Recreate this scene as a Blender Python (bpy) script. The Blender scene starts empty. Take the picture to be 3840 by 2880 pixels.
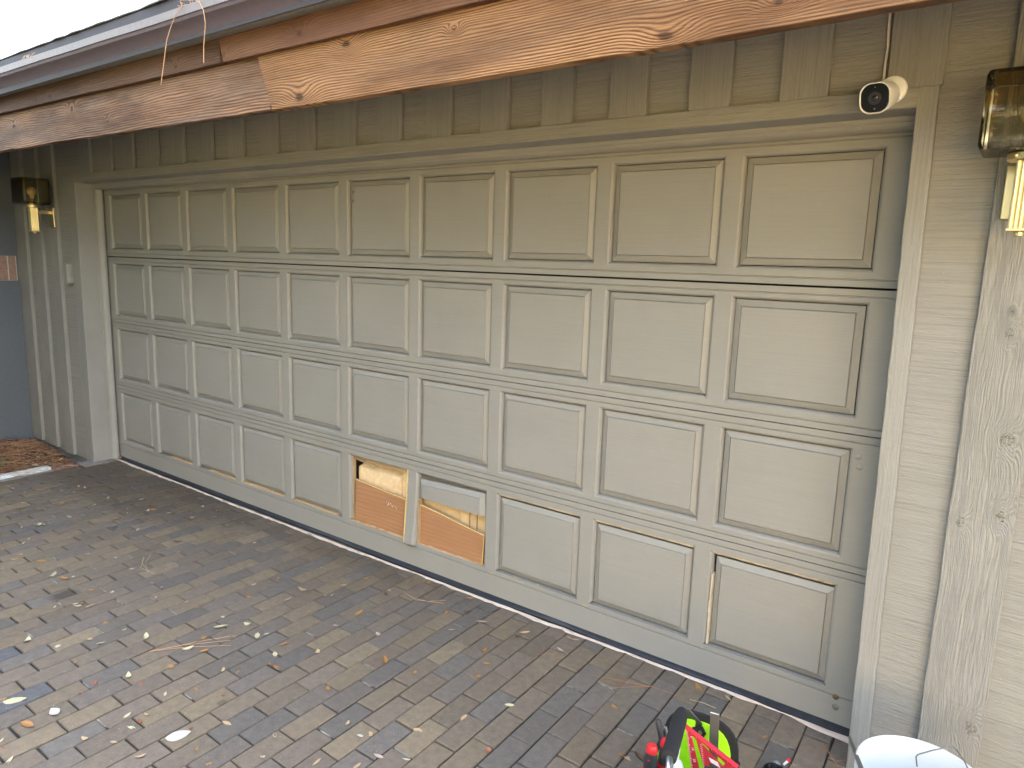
import bpy, bmesh, math, random
from mathutils import Vector, Matrix, noise
random.seed(11)
R = math.radians
C = bpy.context.scene.collection
scn = bpy.context.scene

# ---------------------------------------------------------------- camera
cam_d = bpy.data.cameras.new("camera")
cam = bpy.data.objects.new("camera", cam_d); C.objects.link(cam)
cam_d.sensor_fit = 'HORIZONTAL'; cam_d.sensor_width = 36.0; cam_d.lens = 24.855
cam_d.clip_start = 0.05; cam_d.clip_end = 500
cam.location = (6.02526, -2.77945, 1.74663)
cam.rotation_euler = (1.40151, -0.03142, 0.63088)
scn.camera = cam

# ---------------------------------------------------------------- light
SUN_EL, SUN_AZ = R(36), R(-22)          # azimuth from +y towards +x of the direction to the sun
w = bpy.data.worlds.new("World"); scn.world = w; w.use_nodes = True
nt = w.node_tree; nt.nodes.clear()
sky = nt.nodes.new('ShaderNodeTexSky'); sky.sky_type = 'NISHITA'; sky.sun_disc = False
sky.sun_elevation = SUN_EL; sky.sun_rotation = SUN_AZ
sky.dust_density = 3.0; sky.ozone_density = 1.0
hs = nt.nodes.new('ShaderNodeHueSaturation'); hs.inputs['Saturation'].default_value = 0.45
bg = nt.nodes.new('ShaderNodeBackground'); bg.inputs['Strength'].default_value = 0.15
wo = nt.nodes.new('ShaderNodeOutputWorld')
nt.links.new(sky.outputs[0], hs.inputs['Color']); nt.links.new(hs.outputs[0], bg.inputs['Color'])
nt.links.new(bg.outputs[0], wo.inputs['Surface'])
sd = bpy.data.lights.new("sun", 'SUN'); sd.energy = 3.4; sd.angle = R(0.5); sd.color = (1.0, 0.93, 0.82)
so = bpy.data.objects.new("sun", sd); C.objects.link(so)
dv = Vector((math.sin(SUN_AZ)*math.cos(SUN_EL), math.cos(SUN_AZ)*math.cos(SUN_EL), math.sin(SUN_EL)))
so.rotation_euler = dv.to_track_quat('Z', 'Y').to_euler(); so.location = (0, 5, 12)
scn.view_settings.view_transform = 'Standard'; scn.view_settings.look = 'None'
scn.view_settings.exposure = 4.35; scn.view_settings.gamma = 1.0

# ---------------------------------------------------------------- mesh helpers
class MB:
    def __init__(s): s.v = []; s.f = []; s.mi = []; s.col = []
    def add(s, vs, fs, mi=0, col=None):
        b = len(s.v); s.v += [tuple(p) for p in vs]
        for f in fs:
            s.f.append([b+i for i in f]); s.mi.append(mi); s.col.append(col)
        return s
    def box(s, x0, x1, y0, y1, z0, z1, mi=0, col=None):
        return s.add([(x0,y0,z0),(x1,y0,z0),(x1,y1,z0),(x0,y1,z0),(x0,y0,z1),(x1,y0,z1),(x1,y1,z1),(x0,y1,z1)],
              [(0,3,2,1),(4,5,6,7),(0,1,5,4),(1,2,6,5),(2,3,7,6),(3,0,4,7)], mi, col)
    def prism(s, poly, a, b, ax='x', mi=0):
        # poly: 2-D outline in the two other axes (in axis order), extruded along ax from a to b
        n = len(poly)
        def P(q, t):
            return (t,q[0],q[1]) if ax=='x' else (q[0],t,q[1]) if ax=='y' else (q[0],q[1],t)
        vs = [P(q,a) for q in poly]+[P(q,b) for q in poly]
        fs = [(i,(i+1)%n,n+(i+1)%n,n+i) for i in range(n)]+[tuple(range(n))[::-1], tuple(range(n,2*n))]
        return s.add(vs, fs, mi)
    def plate(s, pts, off, mi=0):
        # planar 3-D outline thickened by the vector off
        n = len(pts); o = Vector(off)
        vs = [Vector(p) for p in pts]; vs += [p+o for p in vs]
        fs = [(i,(i+1)%n,n+(i+1)%n,n+i) for i in range(n)]+[tuple(range(n))[::-1], tuple(range(n,2*n))]
        return s.add(vs, fs, mi)
    def tube(s, pts, r, n=10, cap=True, mi=0, r2=None, flat=1.0):
        pts = [Vector(p) for p in pts]; k = len(pts); vs = []
        up = None
        for i,p in enumerate(pts):
            d = (pts[min(i+1,k-1)]-pts[max(i-1,0)]).normalized()
            if up is None:
                up = Vector((0,0,1)) if abs(d.z) < .9 else Vector((0,1,0))
            a = d.cross(up).normalized(); bb = a.cross(d).normalized(); up = bb
            rr = r if r2 is None else r+(r2-r)*i/max(1,k-1)
            if isinstance(r, (list,tuple)): rr = r[i]
            for j in range(n):
                t = 2*math.pi*j/n
                vs.append(p + a*rr*math.cos(t) + bb*rr*math.sin(t)*flat)
        fs = []
        for i in range(k-1):
            for j in range(n):
                fs.append((i*n+j, i*n+(j+1)%n, (i+1)*n+(j+1)%n, (i+1)*n+j))
        if cap: fs += [tuple(range(n))[::-1], tuple(range((k-1)*n, k*n))]
        return s.add(vs, fs, mi)
    def lathe(s, prof, c=(0,0,0), n=32, mi=0, M=None):
        # prof: list of (r, z); M: optional 3x3/4x4 orientation
        vs = []
        for r,z in prof:
            for j in range(n):
                t = 2*math.pi*j/n; p = Vector((r*math.cos(t), r*math.sin(t), z))
                if M is not None: p = M @ p
                vs.append(p+Vector(c))
        fs = []
        for i in range(len(prof)-1):
            for j in range(n): fs.append((i*n+j, i*n+(j+1)%n, (i+1)*n+(j+1)%n, (i+1)*n+j))
        if prof[0][0] > 1e-6: fs.append(tuple(range(n))[::-1])
        if prof[-1][0] > 1e-6: fs.append(tuple(range((len(prof)-1)*n, len(prof)*n)))
        return s.add(vs, fs, mi)
    def board(s, x0, x1, y0, y1, z0, z1, ax='z', n=14, jit=.0012, seed=0, mi=0):
        # a sawn board whose long edges wander a little
        rnd = random.Random(seed*7+3)
        lo, hi = (z0,z1) if ax=='z' else (x0,x1)
        a0, a1 = (x0,x1) if ax=='z' else (z0,z1)
        vs = []
        for i in range(n+1):
            t = lo+(hi-lo)*i/n
            j0 = rnd.uniform(-jit,jit); j1 = rnd.uniform(-jit,jit); jy = rnd.uniform(-jit,jit)*.5
            for a,y in ((a0+j0,y0+jy),(a1+j1,y0+jy),(a1+j1,y1),(a0+j0,y1)):
                vs.append((a,y,t) if ax=='z' else (t,y,a))
        fs = []
        for i in range(n):
            for j in range(4):
                f = (i*4+j, i*4+(j+1)%4, (i+1)*4+(j+1)%4, (i+1)*4+j)
                fs.append(f)
        fs += [(3,2,1,0), (n*4,n*4+1,n*4+2,n*4+3)]
        return s.add(vs, fs, mi)

def build(name, mb, mats, parent=None, smooth=None, bevel=0, seg=2, label=None, recalc=True):
    base = Vector((0,0,0))
    if parent is not None: base = world_loc(parent)
    me = bpy.data.meshes.new(name)
    me.from_pydata([tuple(Vector(p)-base) for p in mb.v], [], mb.f)
    if not isinstance(mats, (list,tuple)): mats = [mats]
    for m in mats: me.materials.append(m)
    me.polygons.foreach_set('material_index', mb.mi)
    if any(c is not None for c in mb.col):
        ca = me.color_attributes.new('tint', 'FLOAT_COLOR', 'CORNER')
        for p, c in zip(me.polygons, mb.col):
            c = c or (1,1,1)
            for li in p.loop_indices: ca.data[li].color = (*c, 1)
    me.update()
    if recalc:
        bm = bmesh.new(); bm.from_mesh(me); bmesh.ops.recalc_face_normals(bm, faces=bm.faces); bm.to_mesh(me); bm.free()
    o = bpy.data.objects.new(name, me); C.objects.link(o)
    if parent is not None: o.parent = parent
    if smooth:
        me.polygons.foreach_set('use_smooth', [True]*len(me.polygons))
        try: me.set_sharp_from_angle(angle=R(smooth))
        except Exception: pass
    if bevel:
        b = o.modifiers.new('bevel', 'BEVEL'); b.width = bevel; b.segments = seg; b.limit_method = 'ANGLE'; b.angle_limit = R(35)
        b.harden_normals = False
    if label: o['label'] = label
    return o

def world_loc(o):
    v = Vector(o.location)
    while o.parent is not None: o = o.parent; v += Vector(o.location)
    return v

def tag(o, label, cat, group=None):
    o['label'] = label; o['category'] = cat
    if group: o['group'] = group
    return o
def thing(name, label, cat, loc=(0,0,0), group=None):
    o = bpy.data.objects.new(name, None); o.empty_display_size = .05; C.objects.link(o); o.location = loc
    return tag(o, label, cat, group)
def struct(o, kind='structure'): o['kind'] = kind; return o

# ---------------------------------------------------------------- materials
class NT:
    def __init__(s, name, rough=.6, metal=0.0, spec=.5):
        s.m = bpy.data.materials.new(name); s.m.use_nodes = True
        s.t = s.m.node_tree; s.b = s.t.nodes['Principled BSDF']
        s.b.inputs['Roughness'].default_value = rough; s.b.inputs['Metallic'].default_value = metal
        s.b.inputs['Specular IOR Level'].default_value = spec
        s._co = None
    def n(s, typ, **kw):
        q = s.t.nodes.new(typ)
        for k,v in kw.items():
            if hasattr(q, k): setattr(q, k, v)
            else: q.inputs[k.replace('_',' ')].default_value = v
        return q
    def l(s, a, b): s.t.links.new(a, b)
    def co(s, scale=(1,1,1), loc=(0,0,0), rot=(0,0,0), obj=True):
        if s._co is None: s._co = s.n('ShaderNodeTexCoord')
        mp = s.n('ShaderNodeMapping'); mp.inputs['Scale'].default_value = scale; mp.inputs['Location'].default_value = loc
        mp.inputs['Rotation'].default_value = rot
        s.l(s._co.outputs['Object'], mp.inputs['Vector']); return mp.outputs[0]
    def noise(s, vec, scale=5, detail=4, rough=.55, dist=0):
        q = s.n('ShaderNodeTexNoise'); q.inputs['Scale'].default_value = scale; q.inputs['Detail'].default_value = detail
        q.inputs['Roughness'].default_value = rough; q.inputs['Distortion'].default_value = dist
        s.l(vec, q.inputs['Vector']); return q.outputs['Fac']
    def math(s, op, a, b=None, c=None, clamp=False):
        q = s.n('ShaderNodeMath', operation=op); q.use_clamp = clamp
        for i,x in enumerate((a,b,c)):
            if x is None: continue
            if isinstance(x,(int,float)): q.inputs[i].default_value = x
            else: s.l(x, q.inputs[i])
        return q.outputs[0]
    def ramp(s, fac, stops):
        q = s.n('ShaderNodeValToRGB'); e = q.color_ramp.elements
        while len(e) < len(stops): e.new(.5)
        for el,(p,c) in zip(e, stops):
            el.position = p; el.color = (*c,1) if len(c)==3 else c
        s.l(fac, q.inputs['Fac']); return q.outputs['Color']
    def mix(s, fac, a, b, mode='MIX'):
        q = s.n('ShaderNodeMix', data_type='RGBA', blend_type=mode)
        for i,x in ((0,fac),(6,a),(7,b)):
            if isinstance(x,(int,float)): q.inputs[i].default_value = x
            elif isinstance(x,tuple): q.inputs[i].default_value = (*x,1)
            else: s.l(x, q.inputs[i])
        return q.outputs[2]
    def bump(s, h, strength=.3, dist=.002, prev=None):
        q = s.n('ShaderNodeBump'); q.inputs['Strength'].default_value = strength; q.inputs['Distance'].default_value = dist
        s.l(h, q.inputs['Height'])
        if prev is not None: s.l(prev, q.inputs['Normal'])
        return q.outputs[0]
    def out(s, col=None, nrm=None, rough=None):
        if col is not None:
            if isinstance(col,tuple): s.b.inputs['Base Color'].default_value = (*col,1)
            else: s.l(col, s.b.inputs['Base Color'])
        if nrm is not None: s.l(nrm, s.b.inputs['Normal'])
        if rough is not None: s.l(rough, s.b.inputs['Roughness'])
        return s.m

PAINT = (.268,.260,.241)
def paint(name, grain='z', rough=.55, amp=.5, col=PAINT, fine=260, cracks=0.0, var=.10, cav=0.0):
    """grey-taupe exterior paint over sawn wood; grain runs along the given axis"""
    t = NT(name, rough)
    lo = 6.0
    sc = {'x':(lo,fine,fine),'z':(fine,fine,lo),'n':(fine,fine,fine)}[grain]
    g = t.noise(t.co(sc), 1.0, 5, .6, .4)
    sc2 = {'x':(20,70,70),'z':(70,70,20),'n':(60,60,60)}[grain]
    g2 = t.noise(t.co(sc2), 1.0, 4, .6, 1.2)
    big = t.noise(t.co((1,1,1)), 2.3, 5, .6)
    c = t.ramp(big, [(.3, tuple(x*(1-var) for x in col)), (.7, tuple(x*(1+var) for x in col))])
    spots = t.noise(t.co((1,1,1)), 160, 2, .5)
    sp = t.ramp(spots, [(.235,(1,1,1)),(.25,(0,0,0))])
    c = t.mix(t.math('MULTIPLY', sp, .45), c, (.05,.045,.04))
    dust = t.noise(t.co((1,1,1),(7,3,1)), 210, 1, .5)
    dp = t.ramp(dust, [(.79,(0,0,0)),(.80,(1,1,1))])
    c = t.mix(t.math('MULTIPLY', dp, .7), c, (.65,.63,.6))
    gr = t.noise(t.co((1.6,1.6,1.6),(5,2,8)), 2.0, 6, .7)
    c = t.mix(t.math('MULTIPLY', t.ramp(gr, [(.55,(0,0,0)),(.78,(1,1,1))]), .16), c, tuple(x*.62 for x in col))
    scr = t.noise(t.co((3,3,60) if grain != 'z' else (60,60,3), (1,4,9)), 1.6, 5, .7)
    c = t.mix(t.math('MULTIPLY', t.ramp(scr, [(.66,(0,0,0)),(.70,(1,1,1))]), .22), c, tuple(min(1,x*1.35) for x in col))
    h = t.math('ADD', t.math('MULTIPLY', g, .6), g2)
    nm = t.bump(h, amp, .003)
    if cav: c = t.mix(cav, c, t.ramp(t.noise(t.co({'x':(2.2,240,240),'z':(240,240,2.2),'n':(200,200,200)}[grain], (3,3,3)), 1.0, 5, .7), [(.34,(.40,.38,.35)),(.52,(1,1,1)),(.70,(1.12,1.12,1.12))]), 'MULTIPLY')
    if cracks:
        vv = t.n('ShaderNodeTexVoronoi', feature='DISTANCE_TO_EDGE'); vv.inputs['Scale'].default_value = 1
        t.l(t.co({'x':(14,120,120),'z':(120,120,14),'n':(60,60,60)}[grain]), vv.inputs['Vector'])
        gate = t.noise(t.co((3,3,3)), 3, 3)
        ck = t.math('MULTIPLY', t.math('LESS_THAN', vv.outputs['Distance'], .035), t.math('GREATER_THAN', gate, .58))
        c = t.mix(t.math('MULTIPLY', ck, cracks), c, (.07,.06,.05))
    return t.out(c, nm)

M = {}
M['door'] = paint('door_paint', 'x', .5, .2, fine=180, var=.04, cav=.10)
M['panel'] = paint('panel_paint', 'x', .5, .25, fine=180, var=.04, cav=.10)
M['siding'] = paint('siding_paint', 'x', .55, 1.0, fine=190, var=.06, cav=.42)
M['batten'] = paint('batten_paint', 'z', .5, 1.0, fine=150, var=.06, cav=.38)
M['casing_x'] = paint('casing_paint', 'x', .5, .9, fine=140, var=.06, cav=.35)
M['casing_z'] = paint('side_casing_paint', 'z', .5, .9, fine=150, var=.06, cav=.4)
M['jamb'] = paint('jamb_paint', 'z', .5, .3, fine=200)

def knotty(name, knots, ox, oz, seed=1):
    """painted rough-sawn board, upright grain bending round the listed knots (x, z, size)"""
    t = NT(name, .5)
    sp = t.n('ShaderNodeSeparateXYZ'); t.l(t.co(), sp.inputs[0])
    A = t.noise(t.co((14,1,1.2),(seed,0,0)), 1.0, 3, .5, .3)
    wob = t.math('MULTIPLY', t.math('SUBTRACT', t.noise(t.co((60,60,30)), 1.0, 4), .5), 1.3)
    kn = None; kd = None
    for kx,kz,ks in knots:
        dx = t.math('MULTIPLY', t.math('SUBTRACT', sp.outputs['X'], kx-ox), 1/ks)
        dz = t.math('MULTIPLY', t.math('SUBTRACT', sp.outputs['Z'], kz-oz), 1/(ks*1.5))
        d2 = t.math('ADD', t.math('MULTIPLY', dx, dx), t.math('MULTIPLY', dz, dz))
        e = t.math('POWER', 2.718, t.math('MULTIPLY', d2, -.22)); kn = e if kn is None else t.math('ADD', kn, e)
        d = t.math('ADD', t.math('SQRT', d2), wob); kd = d if kd is None else t.math('MINIMUM', kd, d)
    ph = t.math('ADD', t.math('MULTIPLY', sp.outputs['X'], 150.0), t.math('ADD', t.math('MULTIPLY', A, 16.0), t.math('MULTIPLY', kn, 6.0)))
    ring = t.math('ABSOLUTE', t.math('SUBTRACT', t.math('MULTIPLY', t.math('FRACT', ph), 2), 1))
    fib = t.noise(t.co((170,170,7)), 1.0, 5, .65, .6)
    cross = t.noise(t.co((12,12,240)), 1.0, 4, .6)
    hh = t.math('ADD', t.math('MULTIPLY', ring, .35), t.math('ADD', fib, t.math('MULTIPLY', cross, .35)))
    big = t.noise(t.co(), 2.3, 5, .6)
    c = t.ramp(big, [(.3, tuple(x*.92 for x in PAINT)), (.7, tuple(x*1.08 for x in PAINT))])
    ck = t.math('MULTIPLY', t.math('LESS_THAN', kd, 1.0), t.ramp(t.noise(t.co((90,90,140)), 1.0, 3, .6, 1.5), [(.44,(1,1,1)),(.50,(0,0,0))]))
    c = t.mix(t.math('MULTIPLY', ck, .75), c, (.07,.065,.055))
    c = t.mix(.35, c, t.ramp(hh, [(.62,(.42,.40,.37)),(.90,(1,1,1)),(1.2,(1.12,1.12,1.12))]), 'MULTIPLY')
    return t.out(c, t.bump(hh, 1.0, .0035))
def simple(name, col, rough=.5, metal=0, bump=0, bs=300, var=0, spec=.5):
    t = NT(name, rough, metal, spec)
    c = col
    if var:
        c = t.ramp(t.noise(t.co(), 40, 4), [(.3,tuple(x*(1-var) for x in col)),(.7,tuple(min(1,x*(1+var)) for x in col))])
    nm = t.bump(t.noise(t.co(), bs, 3), bump, .002) if bump else None
    return t.out(c, nm)

def wood(name, dark, light, seed, rings=34, relief=.9, weather=.3, knots=(), stain=.6, ox=2.8):
    """flat-sawn board: growth rings run along x and bend round the listed knots (x, z, size)"""
    t = NT(name, .75, 0, .25)
    off = (seed*3.7, seed*1.3, seed*5.1)
    A = t.noise(t.co((.55,.5,4.5), off), 1.0, 3, .5, .3)
    B = t.noise(t.co((2.2,2,12), off), 1.0, 4, .55)
    sp = t.n('ShaderNodeSeparateXYZ'); t.l(t.co((1,1,1)), sp.inputs[0])
    wob = t.math('MULTIPLY', t.math('SUBTRACT', t.noise(t.co((16,16,34), off), 1.0, 4), .5), 1.7)
    kd = None; kn = None
    for kx,kz,ks in knots:
        dx = t.math('MULTIPLY', t.math('SUBTRACT', sp.outputs['X'], kx-ox), 1/(ks*2.0))
        dz = t.math('MULTIPLY', t.math('SUBTRACT', sp.outputs['Z'], kz), 1/ks)
        d2 = t.math('ADD', t.math('MULTIPLY', dx, dx), t.math('MULTIPLY', dz, dz))
        d = t.math('ADD', t.math('SQRT', d2), wob)
        kd = d if kd is None else t.math('MINIMUM', kd, d)
        e = t.math('POWER', 2.718, t.math('MULTIPLY', d2, -.16))
        kn = e if kn is None else t.math('ADD', kn, e)
    ph = t.math('ADD', t.math('MULTIPLY', sp.outputs['Z'], rings*4.2),
         t.math('ADD', t.math('MULTIPLY', A, rings*.30), t.math('MULTIPLY', B, 2.2)))
    if kn is not None: ph = t.math('ADD', ph, t.math('MULTIPLY', kn, 4.2))
    ring = t.math('FRACT', ph)
    ring = t.math('SUBTRACT', 1.0, t.math('POWER', t.math('ABSOLUTE', t.math('SUBTRACT', t.math('MULTIPLY', ring, 2), 1)), 1.6))
    fib = t.noise(t.co((7,60,260), off), 1.0, 4, .65)
    gate = t.ramp(t.noise(t.co((1.6,1,7), off), 1.0, 3), [(.35,(.25,.25,.25)),(.65,(1,1,1))])
    f = t.math('ADD', t.math('MULTIPLY', t.math('MULTIPLY', ring, gate), .62), t.math('MULTIPLY', fib, .60))
    c = t.ramp(f, [(.26,dark),(.52,tuple((a+b)/2 for a,b in zip(dark,light))),(.78,light)])
    big = t.noise(t.co((.9,.9,5), off), 1.3, 5, .65, .4)
    c = t.mix(t.math('MULTIPLY', t.ramp(big, [(.42,(0,0,0)),(.68,(1,1,1))]), stain), c, tuple(x*.8 for x in dark), 'MIX')
    if weather:
        wz = t.noise(t.co((1.3,1,9), (seed*9,1,2)), 1.0, 5, .65)
        c = t.mix(t.math('MULTIPLY', t.ramp(wz, [(.45,(0,0,0)),(.7,(1,1,1))]), weather), c, (.26,.21,.17))
    h = f
    if kd is not None:
        kk = t.ramp(kd, [(.35,(1,1,1)),(.75,(0,0,0))])
        kc = t.ramp(t.math('FRACT', t.math('MULTIPLY', kd, 3.2)), [(.2,tuple(x*.35 for x in dark)),(.8,tuple(x*.9 for x in dark))])
        c = t.mix(t.math('MULTIPLY', kk, .85), c, kc)
        halo = t.ramp(kd, [(.9,(1,1,1)),(2.6,(0,0,0))])
        c = t.mix(t.math('MULTIPLY', halo, .2), c, tuple(x*.7 for x in dark))
    nm = t.bump(h, relief, .006)
    return t.out(c, nm)
KA = ((1.82,2.470,.012),(1.05,2.45,.016),(2.2,2.38,.008))
KB = ((3.98,2.485,.015),(3.716,2.336,.018),(4.4765,2.456,.006),(5.19,2.330,.017),(5.47,2.36,.010))
KF = ((2.9,2.54,.009),(1.63,2.55,.014),(1.45,2.555,.010)); KG = ((3.27,2.535,.010),(3.75,2.548,.014))
M['beam_a'] = wood('weathered_cedar', (.040,.018,.010), (.31,.172,.098), 1.0, rings=22, relief=.9, weather=.35, knots=KA)
M['beam_b'] = wood('cedar', (.075,.032,.014), (.355,.190,.088), 2.6, rings=29, relief=.9, weather=.12, stain=.4, knots=KB)
M['fascia_a'] = wood('dark_cedar', (.06,.032,.022), (.13,.07,.045), 4.2, rings=22, relief=.5, weather=.1, knots=KF)
M['fascia_b'] = wood('stained_cedar', (.10,.045,.025), (.21,.11,.062), 5.9, rings=26, relief=.6, weather=.05, knots=KG)
M['ply'] = wood('bare_fir_board', (.315,.158,.078), (.385,.205,.107), 7.3, rings=10, relief=.12, weather=0, stain=.15)
M['raw'] = wood('raw_split_pine', (.34,.22,.11), (.60,.44,.26), 8.8, rings=40, relief=.9, weather=0, stain=.2)
M['rawpale'] = simple('pale_bare_wood', (.50,.42,.31), .85, 0, .3, 200, .2)
M['rawyellow'] = simple('yellow_pine_edge', (.62,.45,.17), .8, 0, .3, 150, .15)
M['cardboard'] = simple('cardboard', (.66,.49,.29), .85, 0, .15, 120, .10)
M['dark'] = simple('dark_interior', (.03,.03,.03), .9)
M['brass'] = simple('polished_brass', (.70,.57,.31), .36, 1.0, .06, 90)
M['flashing'] = simple('dark_flashing', (.05,.048,.06), .8)
M['gutter_under'] = simple('dusty_gutter_underside', (.17,.16,.145), .9, 0, .2, 60, .15)
M['gutter'] = simple('brown_gutter_enamel', (.115,.090,.112), .55, 0, .05, 60, .08, spec=.3)
M['gutter_lip'] = simple('gutter_lip_enamel', (.19,.175,.185), .6, 0, .05, 60, .08)
M['shingle'] = simple('asphalt_shingle', (.17,.16,.145), .9, 0, .5, 300, .25)
M['rubber'] = simple('black_rubber', (.018,.022,.03), .42, 0, .2, 60, .3)
M['whiteplastic'] = simple('white_plastic', (.60,.625,.64), .35, 0, .03, 60)
M['camshell'] = simple('camera_white_plastic', (.90,.92,.95), .35)
M['camface'] = simple('black_gloss_plastic', (.006,.007,.011), .25, spec=.25)
M['camgray'] = simple('dark_grey_plastic', (.03,.03,.035), .3)
M['lens'] = simple('lens_glass', (.02,.025,.05), .04, 0)
M['cable'] = simple('beige_cable', (.80,.70,.62), .5)
M['stucco'] = simple('blue_grey_stucco', (.110,.122,.138), .85, 0, .35, 220, .06)
M['foundation'] = simple('painted_concrete', (.20,.20,.195), .85, 0, .4, 120, .12)
M['lime'] = simple('lime_fabric', (.40,.80,.01), .6, 0, .15, 500, .06)
M['blackfab'] = simple('black_fabric', (.012,.012,.015), .8, 0, .4, 500)
M['foam'] = simple('black_foam', (.010,.010,.012), .75, 0, .2, 400)
M['steel'] = simple('brushed_steel', (.30,.31,.30), .35, 1.0, .1, 150)
M['darksteel'] = simple('dark_steel', (.20,.205,.20), .5, .8, .1, 150)
M['alu'] = simple('grey_aluminium', (.55,.58,.62), .3, 1.0)
M['red'] = simple('red_anodised', (.62,.035,.06), .35, .2, .03, 80)
M['redplastic'] = simple('red_plastic', (.55,.02,.03), .35)
M['toolgrey'] = simple('charcoal_plastic', (.035,.035,.04), .45)
M['ink'] = simple('white_print', (.80,.70,.70), .5)
M['inkdark'] = simple('black_print', (.05,.05,.06), .5)
M['glove'] = simple('navy_glove', (.015,.017,.028), .75, 0, .4, 200)
M['bolt'] = simple('painted_bolt', (.20,.19,.16), .4, .3)
M['rust'] = simple('worn_bolt', (.16,.12,.07), .5, .5)
M['brickband'] = simple('reddish_brick', (.30,.19,.15), .9, 0, .4, 140, .18)
M['mortar'] = simple('pale_mortar', (.50,.46,.40), .95, 0, .4, 200, .1)
M['headmortar'] = simple('dusty_mortar', (.20,.185,.165), .95, 0, .6, 90, .5)
M['kerbwhite'] = simple('white_painted_kerb', (.62,.66,.66), .8, 0, .5, 90, .12)
M['kerbred'] = simple('red_brick_kerb', (.20,.11,.10), .9, 0, .5, 150, .15)
M['kerbgrey'] = simple('grey_concrete_kerb', (.22,.20,.19), .9, 0, .5, 150, .15)
M['soil'] = simple('leaf_litter_soil', (.07,.045,.03), .95, 0, .8, 120, .3)
M['plant'] = simple('green_leaf', (.07,.20,.05), .4)
M['bulb'] = simple('frosted_bulb', (.75,.62,.42), .25)
M['roomdark'] = M['dark']
def glass():
    m = bpy.data.materials.new('smoked_glass'); m.use_nodes = True; t = m.node_tree; t.nodes.clear()
    lw = t.nodes.new('ShaderNodeLayerWeight'); lw.inputs[0].default_value = .5
    rp = t.nodes.new('ShaderNodeValToRGB'); e = rp.color_ramp.elements
    e[0].position = .0; e[0].color = (.90,.85,.72,1); e[1].position = .9; e[1].color = (.35,.30,.22,1)
    tr = t.nodes.new('ShaderNodeBsdfTransparent')
    gl = t.nodes.new('ShaderNodeBsdfGlossy'); gl.inputs['Roughness'].default_value = .06; gl.inputs[0].default_value = (.8,.8,.8,1)
    fr = t.nodes.new('ShaderNodeFresnel'); fr.inputs[0].default_value = 1.45
    mx = t.nodes.new('ShaderNodeMixShader'); o = t.nodes.new('ShaderNodeOutputMaterial')
    t.links.new(lw.outputs['Facing'], rp.inputs[0]); t.links.new(rp.outputs[0], tr.inputs[0])
    t.links.new(fr.outputs[0], mx.inputs[0]); t.links.new(tr.outputs[0], mx.inputs[1]); t.links.new(gl.outputs[0], mx.inputs[2])
    t.links.new(mx.outputs[0], o.inputs['Surface']); return m
M['smoke'] = glass()
def brickmat():
    t = NT('brick_paver', .85, 0, .35)
    at = t.n('ShaderNodeAttribute'); at.attribute_name = 'tint'
    g = t.noise(t.co(), 420, 3, .7)
    c = t.mix(.5, at.outputs['Color'], t.ramp(g, [(.35,(.55,.55,.55)),(.65,(1.45,1.45,1.45))]), 'MULTIPLY')
    c = t.mix(.6, c, t.ramp(t.noise(t.co(), 30, 5, .65), [(.35,(.72,.72,.75)),(.65,(1.18,1.16,1.12))]), 'MULTIPLY')
    st = t.noise(t.co((1,1,1)), 1.7, 6, .65)
    c = t.mix(t.math('MULTIPLY', t.ramp(st, [(.46,(0,0,0)),(.72,(1,1,1))]), .34), c, (.118,.104,.090))
    ef = t.noise(t.co((1,1,1),(3,9,2)), 7, 6, .75)
    c = t.mix(t.math('MULTIPLY', t.ramp(ef, [(.64,(0,0,0)),(.78,(1,1,1))]), .30), c, (.42,.41,.40))
    wp = t.noise(t.co(), 260, 1, .4)
    c = t.mix(t.math('MULTIPLY', t.ramp(wp, [(.77,(0,0,0)),(.78,(1,1,1))]), .8), c, (.62,.60,.57))
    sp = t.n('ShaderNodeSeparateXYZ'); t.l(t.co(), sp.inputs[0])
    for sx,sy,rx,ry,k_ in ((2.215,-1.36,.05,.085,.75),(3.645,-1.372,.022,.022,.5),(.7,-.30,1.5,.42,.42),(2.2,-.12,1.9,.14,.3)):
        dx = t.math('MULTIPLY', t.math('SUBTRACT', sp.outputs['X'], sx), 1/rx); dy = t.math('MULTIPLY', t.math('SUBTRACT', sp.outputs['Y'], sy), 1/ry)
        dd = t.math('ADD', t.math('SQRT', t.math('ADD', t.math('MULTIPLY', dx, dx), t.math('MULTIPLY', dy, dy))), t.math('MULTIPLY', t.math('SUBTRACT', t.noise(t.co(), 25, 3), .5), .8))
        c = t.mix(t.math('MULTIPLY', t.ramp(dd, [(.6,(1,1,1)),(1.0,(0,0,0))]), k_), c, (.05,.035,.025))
    pits = t.noise(t.co((1,1,1),(2,2,2)), 240, 2, .6)
    dk = t.ramp(pits, [(.27,(1,1,1)),(.32,(0,0,0))])
    c = t.mix(t.math('MULTIPLY', dk, .6), c, (.04,.04,.04))
    h = t.math('ADD', g, t.math('MULTIPLY', pits, .8))
    return t.out(c, t.bump(h, .6, .0025))
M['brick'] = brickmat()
def jointmat():
    t = NT('sand_joint', .95)
    c = t.ramp(t.noise(t.co(), 9, 6, .7), [(.40,(.018,.017,.018)),(.58,(.05,.047,.045)),(.72,(.34,.33,.33))])
    return t.out(c, t.bump(t.noise(t.co(), 300, 3), .5, .003))
M['joint'] = jointmat()
def threshmat():
    t = NT('rough_mortar_strip', .9)
    c = t.ramp(t.noise(t.co((2,8,8)), 6, 6, .7), [(.33,(.20,.17,.15)),(.43,(.55,.44,.37)),(.7,(.70,.63,.57))])
    return t.out(c, t.bump(t.noise(t.co(), 70, 5), .8, .006))
M['thresh'] = threshmat()
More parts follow.
